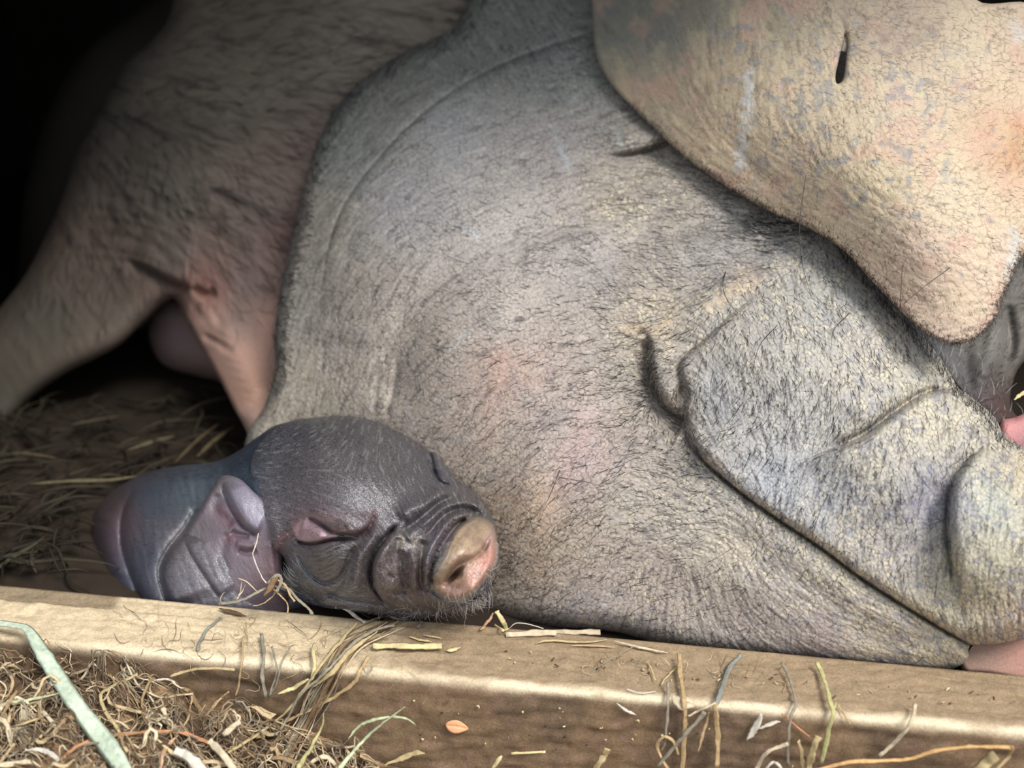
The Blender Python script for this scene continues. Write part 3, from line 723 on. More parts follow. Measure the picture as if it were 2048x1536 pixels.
b1.append(hairs(HD, gap, 450, .009, .00014, AH, .3, .4, 4))
rimm = (HD.sdf < 22) * (HD.X > 1640) * (HD.Y < 900) * (HD.Y > 430) + 0.0
b1.append(hairs(HD, rimm, 900, .006, .00012, lambda x, y: 0 * x + 290, .7, .5, 8))
rml = (HD.sdf < 40) * (HD.X < 1100) * (HD.Y < 800) + 0.0
b1.append(hairs(HD, rml, 900, .010, .00016, angf([(600, 500, 200), (900, 80, 290), (700, 250, 240)]), .3, .5, 9))
make_mesh('bristles', b1, M_HAIR, sow)['kind'] = 'stuff'
b2 = [hairs(S1, sstep(700, 500, S1.Y) * (S1.X > -100), 3600, .018, .00018, angf([(300, 150, 20), (600, 100, 10), (250, 350, 60), (450, 350, 35), (500, 250, 20), (150, 600, 80)]), .15, .5, 3, .4, 4)]
make_mesh('shoulder_hair', b2, M_HAIR, sow)['kind'] = 'stuff'
b3 = [hairs(S3, np.ones_like(S3.X), 1500, .009, .00012, angf([(1900, 750, 130), (2000, 700, 160), (1750, 600, 120)]), .4, .5, 5)]
ph = [hairs(S3, np.ones_like(S3.X), 260, .011, .00014, lambda x, y: 0 * x + 300, .6, .5, 15)]
ea = angf([(1300, 100, 70), (1500, 350, 40), (1700, 250, 70), (1800, 100, 30), (1850, 350, 20), (1950, 300, 330), (1950, 500, 20), (1900, 640, 80), (1800, 560, 60)])
em = edgemask(ER, 14) * (X > 1200) * (Y > 200) * (Y < 695) * (X < 2040)
b3 += [hairs(ER, rgh * sstep(1300, 1500, X), 7000, .0042, .00008, ea, .12, .5, 6), hairs(ER, em, 3000, .0032, .00008, angf([(1400, 350, 110), (1700, 520, 120), (1900, 690, 90), (1990, 640, 30)]), .6, .8, 7, .6, 3, 28)]
make_mesh('ear_hair', b3, M_HAIR, sow)['kind'] = 'stuff'
make_mesh('pale_hair', ph, M_PHAIR, sow)['kind'] = 'stuff'
adopt(sow)
# ------------------------------------------------------------------ the piglet
PB = Layer(150, 800, 680, 1290, 2.5)
PB.depth([(300, 1050, .612), (200, 1080, .64), (420, 1000, .615), (560, 900, .594), (450, 1150, .585), (350, 1180, .590), (600, 1100, .60), (230, 1180, .62), (300, 950, .64), (500, 920, .601), (540, 1000, .579)])
PB.outline([(184, 1075), (187, 1040), (200, 1008), (236, 975), (290, 946), (360, 931), (425, 924), (470, 906), (512, 876), (560, 848), (640, 850), (660, 1000), (640, 1240), (300, 1252), (228, 1215), (200, 1160)])
PB.rim(55, 28)
b = PB.stroke
b('F', [(272, 968), (246, 1020), (240, 1075), (252, 1130), (275, 1190), (285, 1230)][::-1], 8, 4.5, 60, (.1, .2), low=.8)
b('r', [(215, 1020), (212, 1080), (235, 1160)], 20, 3)
b('f', [(395, 1010), (370, 1055), (335, 1100), (318, 1140), (325, 1180), (342, 1225)], 7, 6, 70, (.1, .1), low=.8)
b('f', [(366, 1075), (378, 1105), (410, 1155), (440, 1200)], 6, 3, 40, (.15, .1))
b('v', [(430, 930), (500, 940), (540, 900)], 14, 3)
b('r', [(330, 960), (420, 950), (500, 925)], 16, 2)
X, Y = PB.X, PB.Y
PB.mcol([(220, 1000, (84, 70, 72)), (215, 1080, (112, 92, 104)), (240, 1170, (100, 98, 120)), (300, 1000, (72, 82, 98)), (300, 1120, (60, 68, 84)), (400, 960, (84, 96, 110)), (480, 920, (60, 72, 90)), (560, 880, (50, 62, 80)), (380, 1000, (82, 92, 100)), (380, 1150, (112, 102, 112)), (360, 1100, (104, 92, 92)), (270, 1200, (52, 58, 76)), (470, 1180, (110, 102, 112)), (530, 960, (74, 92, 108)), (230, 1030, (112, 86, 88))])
PB.flow([(300, 1000, 80), (500, 1100, 60)]); l = PB.lic(8, 0, 1, 1); PB.F += .12 * l
surf(PB)
PH = Layer(496, 822, 1012, 1250, 1.12)
PH.depth([(750, 920, .552), (650, 920, .555), (840, 960, .553), (640, 1000, .538), (750, 1030, .530), (850, 1040, .530), (560, 920, .586), (540, 1020, .574), (560, 1130, .572), (508, 930, .597), (530, 870, .597), (650, 1120, .538), (640, 1190, .556), (760, 1140, .522), (770, 1215, .545), (850, 1130, .514), (850, 1210, .540),
          (930, 1100, .508), (960, 1050, .530), (980, 1100, .520), (930, 1190, .516), (900, 960, .565), (930, 1000, .550), (960, 1000, .565), (870, 900, .595), (820, 870, .60), (700, 840, .605)])
PH.outline([(500, 925), (520, 885), (560, 852), (620, 836), (690, 832), (750, 842), (800, 864), (838, 884), (858, 897), (878, 908), (900, 942), (915, 963), (942, 976), (964, 996), (980, 1024), (990, 1046), (994, 1070), (996, 1100), (992, 1130), (984, 1152),
            (982, 1180), (972, 1206), (930, 1222), (880, 1234), (830, 1240), (770, 1234), (700, 1222), (640, 1214), (590, 1200), (556, 1176), (548, 1130), (544, 1090), (536, 1050), (522, 1010), (506, 970)])
PH.rim(40 - 22 * sstep(900, 985, PH.X) * sstep(1180, 1150, PH.Y), 24 - 21 * sstep(640, 540, PH.X) * sstep(1150, 1050, PH.Y))
def s(kind, pts, wd, amp, w2=60, **k):
    mz = pts[0][0] > 738
    PH.stroke(kind, pts, wd * (1.2 if mz and kind == 'v' else 1.05), amp * ((2.7 if kind == 'r' else 1.7) if mz else 1.7), w2, **k)
X, Y = PH.X, PH.Y
# dome of the skull
PH.blob(680, 950, 120, 80, 7, 20)
# far ear, small
s('F', [(853, 893), (864, 915), (868, 940), (880, 962), (905, 972)][::-1], 5, 4, 26, taper=(.1, .2), low=1.0)
s('v', [(842, 905), (872, 940), (868, 962)], 9, 3); s('v', [(846, 940), (880, 948), (910, 958)], 5, 1.6)
# brow fold + eye
PH.blob(690, 1038, 50, 24, 6.5, 20)
s('f', [(612, 1034), (630, 1040), (648, 1052), (666, 1064), (690, 1070), (716, 1070), (734, 1060), (746, 1038), (750, 1008)], 4.5, 3.2, 26, taper=(.10, .35), low=.9)
s('v', [(612, 1034), (630, 1042), (650, 1055), (668, 1066)], 3, 1.2, taper=(.2, .1))
s('v', [(672, 1070), (700, 1073), (724, 1069), (742, 1052), (749, 1020)], 6, 1.8, taper=(.2, .4))
s('r', [(600, 1055), (625, 1062), (655, 1072)], 14, 2.6, taper=(.1, .3))
s('f', [(590, 1076), (601, 1084), (615, 1087), (640, 1084), (670, 1078), (705, 1078), (722, 1082)], 3.2, 2.6, 16, taper=(.1, .2), low=1.4)
s('v', [(596, 1080), (615, 1088), (640, 1085), (670, 1079), (700, 1079)], 2.2, 1.6, taper=(.1, .2))
s('v', [(672, 1060), (690, 1058), (690, 1050)], 3, .8)
PH.blob(652, 1112, 44, 32, 6.0, -12)
s('v', [(590, 1096), (604, 1128), (624, 1152), (645, 1165), (668, 1162), (688, 1144), (697, 1116), (712, 1092)], 5, 2.4, taper=(.1, .1))
for k in range(7):
    y = 1098 + k * 9.5
    s('v', [(612 + k * 2.5, y + 6), (640, y + 4 - k * .5), (668 - k * 1.5, y - 6), (688 - k * 3, y - 18 + k)], 1.9, .75, taper=(.25, .25))
s('v', [(600, 1172), (640, 1192), (680, 1182), (700, 1150), (712, 1110)], 8, 2.0)
# cheek ridge between eye and muzzle
s('r', [(762, 1050), (740, 1085), (718, 1120), (712, 1160), (722, 1186)], 12, 2.6)
s('v', [(716, 1088), (704, 1120), (700, 1148)], 6, 1.6)
# muzzle roll
s('F', [(800, 1040), (784, 1062), (762, 1086), (747, 1112), (741, 1142), (746, 1172), (762, 1198), (786, 1218)][::-1], 6, 7.0, 40, taper=(.15, .2), low=.8)
s('v', [(796, 1050), (780, 1068), (760, 1092), (746, 1118), (742, 1145), (749, 1175)], 5, 2.6)
PH.blob(766, 1100, 18, 34, 4.0, 25); PH.blob(775, 1160, 28, 30, 5.0)
s('v', [(786, 1135), (790, 1105), (798, 1072)], 8, 2.4)
s('v', [(806, 1098), (802, 1130), (806, 1160), (818, 1180)], 7, 2.2)
s('v', [(770, 1182), (792, 1188), (815, 1184)], 4, 1.6)
s('r', [(822, 1096), (828, 1130), (828, 1160), (832, 1186)], 10, 2.6)
s('v', [(775, 1148), (790, 1158)], 5, 1.4)
# first bright ridge and the valley under it
s('r', [(800, 1040), (818, 1020), (845, 1008), (880, 985), (905, 978)], 15, 3.2)
s('v', [(790, 1066), (812, 1058), (836, 1042), (856, 1026), (878, 1008), (904, 997), (930, 994)], 6.5, 4.6, taper=(.2, .15))
# second ridge
s('r', [(826, 1060), (848, 1046), (868, 1028), (888, 1012), (916, 1003), (945, 1004), (970, 1018)], 9, 3.0, taper=(.2, .1))
s('r', [(812, 1078), (826, 1066), (840, 1056)], 12, 1.6)
s('v', [(842, 1076), (862, 1062), (876, 1044), (896, 1027), (922, 1018), (950, 1022), (968, 1034)], 4.6, 3.8, taper=(.15, .1))
s('v', [(846, 1076), (845, 1100), (841, 1130), (843, 1165), (856, 1192)], 7, 3.6, taper=(.1, .2))
# third ridge, pinkish
s('r', [(852, 1180), (851, 1140), (858, 1105), (874, 1075), (896, 1044), (920, 1031), (945, 1030)], 7.5, 2.6, taper=(.1, .1))
for k in range(12):
    t = k / 11; x = 853 + 52 * t ** 1.5; y = 1180 - 140 * t
    s('v', [(x - 6, y - 3), (x + 7, y + 3)], 1.6, .6, taper=(.2, .2))
s('v', [(868, 1176), (864, 1150), (870, 1118), (884, 1090), (903, 1062), (922, 1044), (938, 1038)], 3.8, 4.2, taper=(.1, .1))
# the snout disc
DISC = [(944, 1036), (958, 1035), (972, 1040), (984, 1050), (991, 1072), (995, 1100), (991, 1126), (976, 1152), (952, 1180), (930, 1197), (906, 1200), (882, 1190), (866, 1175), (865, 1156), (872, 1134), (887, 1110), (897, 1086), (910, 1062), (926, 1046)]
ds = PH.sdf_of(DISC, 5)
PH.D -= .0062 * sstep(-2.5, 7, ds) ; PH.D += .003 * np.exp(-((ds + 4) / 4.5) ** 2) * (ds < 6)
PH.D += 0.0028 * sstep(8, 26, ds) * sstep(0, 30, (X - 918) + (Y - 1118) * .75 + 22)
s('f', [(884, 1172), (896, 1152), (912, 1134), (930, 1122), (950, 1114), (966, 1100), (976, 1082)], 5, 3.4, 26, taper=(.08, .15), low=.8)
PH.blob(935, 1085, 34, 20, 2.6, -55)
PH.blob(893, 1140, 10, 26, 1.2, 35)
PH.D += .0095 * np.exp(-(((X - 913) * .80 - (Y - 1148) * -.60) / 21) ** 2 - (((X - 913) * .60 + (Y - 1148) * .80) / 7.5) ** 2) * 0
na = math.radians(-48)
def nostril(cx, cy, rx, ry, amp, ang):
    a = math.radians(ang); u = ((X - cx) * math.cos(a) + (Y - cy) * math.sin(a)) / rx; v = (-(X - cx) * math.sin(a) + (Y - cy) * math.cos(a)) / ry
    PH.D += amp / 1000 * np.exp(-(u * u + v * v) ** 1.6)
nd0 = 1 - sstep(-3, 3, ds)
nostril(909, 1151, 21, 5.5, 11, -47); nostril(916, 1152, 10, 6, 3.0, -48); nostril(974, 1086, 17, 5, 4, -62)
PH.blob(935, 1160, 30, 14, 1.6, -40)
ds_w = np.exp(-((X - 815) / 75) ** 2 - ((Y - 1110) / 80) ** 2) * nd0
PH.D += .0011 * (fbm(X, Y, 16, 3, 33) - .5) * ds_w
# lips and chin below
s('f', [(760, 1216), (820, 1226), (880, 1218), (930, 1205), (970, 1182)], 6, 3.0, 30, taper=(.2, .1), low=1.2)
s('v', [(640, 1180), (690, 1200), (740, 1206), (790, 1216)], 6, 2.4)
s('r', [(640, 1203), (700, 1214), (750, 1218)], 9, 2)
s('v', [(560, 1150), (600, 1190), (650, 1208)], 9, 2.2)
s('v', [(548, 1100), (562, 1128), (585, 1140)], 11, 4.5)
s('r', [(530, 1000), (548, 1060), (562, 1100)], 14, 2)
for k in range(9):
    s('v', [(566 + 4 * k, 1062 + 3 * k), (580 + 4 * k, 1064 + 4 * k)], 2, .4)
s('v', [(560, 1088), (575, 1075), (590, 1068)], 3, 1.0); s('v', [(555, 1075), (570, 1064), (586, 1058)], 3, .8)
PH.blob(563, 1130, 13, 28, -15, 10)
PH.mcol([(515, 905, (58, 64, 76)), (508, 960, (78, 86, 98)), (600, 852, (52, 54, 62)), (535, 885, (62, 62, 70)), (560, 915, (90, 85, 86)), (700, 850, (62, 62, 70)), (650, 930, (98, 92, 92)), (750, 930, (86, 80, 82)), (850, 930, (70, 68, 74)), (880, 930, (90, 84, 96)), (900, 960, (58, 68, 86)), (600, 980, (112, 106, 108)), (700, 1000, (98, 94, 98)), (800, 980, (78, 74, 74)), (540, 980, (104, 98, 106)),
         (560, 1040, (110, 100, 106)), (620, 1020, (128, 104, 110)), (720, 1050, (108, 84, 92)), (700, 1072, (92, 84, 80)), (640, 1115, (98, 90, 90)), (600, 1160, (74, 84, 98)), (560, 1180, (40, 50, 64)), (700, 1150, (84, 86, 94)), (760, 1110, (100, 94, 96)), (790, 1150, (112, 98, 98)), (828, 1150, (98, 76, 84)),
         (815, 1090, (112, 104, 98)), (820, 1030, (84, 84, 92)), (850, 1050, (96, 92, 98)), (880, 990, (78, 66, 66)), (900, 1010, (84, 76, 74)), (960, 1010, (72, 68, 68)), (880, 1060, (120, 98, 110)), (860, 1110, (112, 106, 116)), (855, 1160, (100, 94, 98)), (930, 1038, (110, 100, 92)), (800, 1200, (88, 78, 80)), (700, 1205, (88, 86, 96)), (860, 1215, (74, 66, 70)),
         (940, 1210, (40, 40, 46)), (980, 1190, (40, 40, 46)), (765, 1060, (84, 76, 78)), (785, 1128, (108, 78, 82)), (840, 1180, (104, 72, 78))])
PH.flow([(600, 900, 150), (700, 900, 120), (800, 900, 90), (560, 980, 10), (650, 980, 15), (750, 980, 55), (850, 980, 60), (620, 1020, 15), (720, 1020, 40), (650, 1110, 160), (760, 1120, 80), (830, 1020, 60), (860, 1100, 110), (780, 1180, 40), (600, 1150, 60), (930, 1100, 125), (700, 1180, 10)])
F1, F2, R = PH.worley(4.8, 1.7, 51); e1 = np.clip((F2 - F1) / .3, 0, 1); la = PH.lic(7, 0, 1, 52); lb = PH.lic(9, 0, 2, 53)
nd = 1 - sstep(-3, 3, ds)                             # not on the disc
eye = PH.sdf_of([(588, 1062), (596, 1046), (611, 1038), (629, 1043), (648, 1055), (668, 1066), (672, 1074), (654, 1079), (629, 1085), (611, 1085), (596, 1079)], 5)
ne = 1 - .8 * sstep(-2, 3, eye)
fur = sstep(1140, 1190, Y + (X < 620) * 40 - (X > 700) * (X < 860) * 30)
PH.F += (-.25 * e1 - .07 * la - .12 * lb) * nd * ne * (1 - .5 * fur) - (.10 * lb + .05 * la) * (1 - nd) - .06 * la * (1 - ne)
PH.tint((1 - e1) * .6 * nd * ne, (44, 40, 42)); PH.tint(sstep(.4, 2, la) * .35 * nd, (142, 138, 138))
PH.tint(sstep(-5, 5, eye) * .8, (176, 134, 144)); PH.tint(np.exp(-((X - 594) / 9) ** 2 - ((Y - 1056) / 14) ** 2) * .5, (186, 122, 132))
PH.tint(np.exp(-((X - 640) / 45) ** 2 - ((Y - 1034) / 12) ** 2) * .45 * (1 - sstep(-3, 3, eye)), (160, 112, 118))
PH.paint([(670, 1060), (720, 1064), (742, 1046), (748, 1022)], 7, (118, 76, 80), .5)
PH.paint([(600, 1084), (630, 1088), (665, 1080)], 2.2, (90, 44, 50), .8)
PH.paint([(552, 1096), (564, 1078), (578, 1070)], 7, (140, 86, 96), .55); PH.spot(548, 1108, 12, 10, (120, 60, 66), .5)
dcol = sstep(-3.5, 2.5, ds + 3 * (fbm(X, Y, 6, 2, 5) - .5))
base = lin((178, 150, 112))
pk = sstep(-8, 26, (X - 913) * .62 + (Y - 1147) * .62 + 6 * (fbm(X, Y, 14, 2, 7) - .5)) * sstep(1250, 1100, Y)
dc = base * (1 - pk[..., None]) + lin((206, 136, 116)) * pk[..., None]
tp = sstep(1075, 1040, Y)[..., None] * .6; dc = dc * (1 - tp) + lin((132, 114, 92)) * tp
PH.col = PH.col * (1 - dcol[..., None]) + dc * dcol[..., None]
PH.spot(925, 1118, 30, 9, (180, 128, 104), .6, -40); PH.spot(900, 1180, 26, 14, (188, 134, 126), .7, 10); PH.spot(978, 1078, 10, 22, (190, 140, 146), .7, 20)
PH.spot(884, 1128, 8, 30, (186, 170, 138), .6, 32); PH.spot(955, 1070, 22, 18, (160, 132, 96), .55, 0); PH.spot(909, 1151, 16, 3.5, (110, 52, 44), .85, -48)
PH.tint(sstep(.45, .7, fbm(X, Y, 7, 3, 19)) * .45 * dcol, (124, 100, 78)); PH.tint(sstep(.55, .7, fbm(X, Y, 5, 2, 9)) * .3 * nd * np.exp(-((X - 820) / 50) ** 2 - ((Y - 1110) / 60) ** 2), (168, 152, 118))
PH.paint([(800, 1074), (812, 1088), (842, 1082)], 4, (150, 134, 104), .5, ragged=2); PH.paint([(848, 1092), (840, 1120), (842, 1160)], 2.5, (150, 136, 104), .4, ragged=2)
PH.paint([(866, 1150), (872, 1120), (890, 1088), (912, 1056)], 4, (150, 134, 140), .5)
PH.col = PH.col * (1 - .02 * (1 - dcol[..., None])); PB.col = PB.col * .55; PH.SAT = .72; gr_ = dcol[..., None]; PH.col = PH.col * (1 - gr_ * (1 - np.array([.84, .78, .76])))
surf(PH)
piglet = thing('piglet', (-0.12, 0.56, 0.0), 'small dark wrinkled newborn piglet asleep against the sow with its pink snout forward', 'piglet')
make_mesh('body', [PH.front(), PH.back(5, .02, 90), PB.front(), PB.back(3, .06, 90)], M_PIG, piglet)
# near ear: thin shell lying back over the shoulder
PE = Layer(300, 930, 600, 1290, 1.6)
PE.depth([(440, 960, .596), (500, 980, .584), (540, 1050, .576), (400, 1040, .596), (370, 1080, .597), (420, 1140, .588), (450, 1210, .588), (500, 1100, .581), (545, 1150, .580), (530, 1220, .590), (350, 1120, .60), (570, 1100, .583), (570, 1200, .592)])
PE.outline([(425, 975), (436, 957), (452, 950), (480, 958), (506, 982), (528, 1005), (548, 1050), (558, 1085), (564, 1110), (566, 1150), (574, 1180), (570, 1240), (460, 1240), (436, 1200), (412, 1155), (385, 1112), (370, 1078), (378, 1055), (400, 1020)])
PE.rim(10, 4)
e = PE.stroke
e('F', [(444, 962), (448, 985), (462, 1015), (480, 1045), (500, 1062), (520, 1072)][::-1], 6, 7, 30, (.1, .2), low=.7)
PE.blob(485, 1005, 22, 46, 3.5, -32)
e('v', [(440, 985), (430, 1020), (450, 1040), (470, 1050)], 12, 2.4)
e('v', [(460, 1062), (478, 1070), (500, 1072)], 6, 3.2); e('v', [(475, 1100), (495, 1106), (515, 1100)], 6, 3.0); e('r', [(470, 1086), (495, 1092), (515, 1088)], 7, 1.5)
e('v', [(455, 1060), (445, 1110), (455, 1150)], 9, 1.8)
e('r', [(400, 1080), (420, 1120), (450, 1170)], 14, 1.8)
e('r', [(540, 1080), (545, 1130), (552, 1180)], 10, 2.0)
e('v', [(380, 1085), (402, 1125), (440, 1190)], 7, 1.6)
PE.mcol([(440, 970, (86, 78, 76)), (480, 1000, (146, 140, 160)), (510, 1040, (150, 144, 166)), (450, 1040, (108, 80, 88)), (400, 1060, (96, 86, 86)), (430, 1100, (112, 100, 108)), (480, 1080, (100, 68, 76)), (500, 1110, (112, 92, 104)), (480, 1150, (118, 106, 118)), (480, 1190, (122, 100, 110)), (540, 1150, (130, 100, 108)), (550, 1110, (120, 86, 90)), (520, 1200, (96, 84, 90))])
PE.paint([(440, 1020), (460, 1036), (470, 1040)], 14, (120, 70, 82), .55); PE.spot(460, 1078, 12, 10, (128, 78, 90), .6)
PE.flow([(480, 1000, 60), (450, 1100, 70)]); l = PE.lic(5, 0, 1, 4); PE.F += .07 * l
PE.col = PE.col * .78
surf(PE)
make_mesh('ear', [PE.front(), PE.back(3, .002, 12)], M_PIG, piglet)['label'] = 'soft folded ear laid back over the shoulder'
X, Y = PH.X, PH.Y
fa = angf([(560, 900, 200), (650, 860, 200), (700, 950, 240), (800, 900, 300), (850, 960, 280), (600, 1000, 180), (600, 1160, 240), (560, 1180, 250), (700, 1200, 200), (800, 1220, 100), (900, 1215, 95), (960, 1190, 60), (650, 1110, 150), (780, 1150, 100)])
fm_ = (Y < 900) * 1.0 + (X < 600) * .6 + .25
ph = [hairs(PH, fm_ * nd, 5000, .0026, .00008, fa, .25, .4, 61), hairs(PB, (PB.Y < 960) * 1.0 + .12, 4000, .0035, .00007, lambda x, y: 0 * x + 190, .3, .4, 62)]
make_mesh('dark_down', ph, M_HAIR, piglet)['kind'] = 'stuff'
cm = np.exp(-((X - 950) / 45) ** 2 - ((Y - 1205) / 16) ** 2) + .6 * np.exp(-((X - 990) / 14) ** 2 - ((Y - 1165) / 28) ** 2) + .35 * np.exp(-((X - 840) / 60) ** 2 - ((Y - 1224) / 12) ** 2) + .3 * np.exp(-((X - 570) / 25) ** 2 - ((Y - 1175) / 25) ** 2)
ca = angf([(800, 1225, 110), (870, 1225, 100), (920, 1215, 92), (960, 1205, 72), (990, 1170, 35), (995, 1120, 20), (570, 1170, 240)])
pe = [hairs(PH, cm, 420, .0065, .00009, ca, .5, .5, 63, .4, 4), hairs(PH, np.exp(-(ds / 5.0) ** 2) * (Y > 1080), 1400, .0024, .00005, angf([(880, 1195, 110), (950, 1190, 60), (995, 1100, 5), (870, 1150, 190)]), .6, .4, 64), hairs(PH, sstep(1150, 1190, Y) * (X < 760) * 1.0, 600, .0030, .00005, fa, .3, .4, 65)]
make_mesh('pale_down', pe, M_PHAIR, piglet)['kind'] = 'stuff'
adopt(piglet)
# ------------------------------------------------------------------ straw, grass and fibres
def hit(px, py, default=.57):
    o = Vector((0, 0, H)); q = P(px, py, 1.0); d = (Vector(q) - o)
    h = bvh_out.ray_cast(o, d.normalized())
    if h[0] is None or py < 1225 + 0 * px and h[3] > 2: return default
    return h[3] / d.length

CAM0 = np.array([0, 0, H])
def ribbon(pts3, width, thick, seed=0, closed_tip=True, profile=None, twist=0.0, facing=None, n=None):
    """a flat stalk: swept lens-shaped section with ridges"""
    r = np.random.default_rng(seed)
    q = np.asarray(pts3); m = len(q)
    T = np.gradient(q, axis=0); T /= np.linalg.norm(T, axis=1, keepdims=True) + 1e-12
    if facing is None: f = CAM0 - q; f = f + np.array([0, -.05, .25]); f /= np.linalg.norm(f, axis=1, keepdims=True)
    else: f = np.tile(facing, (m, 1))
    S = np.cross(T, f); S /= np.linalg.norm(S, axis=1, keepdims=True) + 1e-12
    N = np.cross(S, T)
    t = np.linspace(0, 1, m)
    a = twist * (t - .5) + .35 * np.sin(t * 5 + seed)
    S2 = S * np.cos(a)[:, None] + N * np.sin(a)[:, None]; N2 = -S * np.sin(a)[:, None] + N * np.cos(a)[:, None]
    wd = width * (profile(t) if profile is not None else (0.75 + .25 * np.sin(np.pi * t))) * (1 + .10 * np.sin(t * 17 + seed) + (.02 if width > .005 else .10) * r.normal(0, 1, m))
    sec = [(-1, 0), (-.5, .55), (0, .35), (.5, .6), (1, 0), (.5, -.5), (-.5, -.5)]
    V = np.stack([q + S2 * (c[0] * wd / 2)[:, None] + N2 * (c[1] * thick * np.minimum(1, wd / width + .2))[:, None] for c in sec], 1)
    k = len(sec); F = []
    for i in range(m - 1):
        for c in range(k):
            F.append((i * k + c, i * k + (c + 1) % k, (i + 1) * k + (c + 1) % k, (i + 1) * k + c))
    V = V.reshape(-1, 3); V = np.vstack([V, q[0], q[-1]]); e = len(V) - 2
    for c in range(k):
        F.append((c, e, e, (c + 1) % k)); F.append(((m - 1) * k + c, (m - 1) * k + (c + 1) % k, e + 1, e + 1))
    return V, F

SM = {}
def straw_mat(c):
    c = tuple(int(v * .90) for v in c)
    if c in SM: return SM[c]
    m = plain_mat('dry stalk %d' % len(SM), c, 0.75, var=.22, spec=.25, bump=.35, scale=380)
    SM[c] = m; return m

COL = dict(green=(196, 208, 184), pgreen=(198, 204, 162), orange=(196, 138, 98), borange=(216, 172, 116), tan=(188, 160, 118), ytan=(192, 170, 126), yellow=(216, 198, 146), pale=(208, 190, 160), grey=(150, 142, 124),
           white=(215, 205, 188), blue=(140, 142, 132), brown=(134, 106, 78), dk=(104, 84, 62), ygreen=(190, 184, 128), peach=(208, 166, 132))
crops = dict(A=(0, 1150, 3.94), B=(400, 1150, 3.94), C=(850, 1150, 3.94), E=(1280, 1150, 2.667), F=(0, 0, 1.0), G=(0, 550, 3.4125))
tip = lambda t: np.clip(1 - t, .02, 1) ** .6 * np.clip(t * 6 + .3, 0, 1)
both = lambda t: np.sin(np.pi * np.clip(t, .03, .97)) ** .6
full = lambda t: np.ones_like(t)
frn = lambda t: np.interp(t, [0, .25, .6, 1], [.35, .55, 1, 1.05])
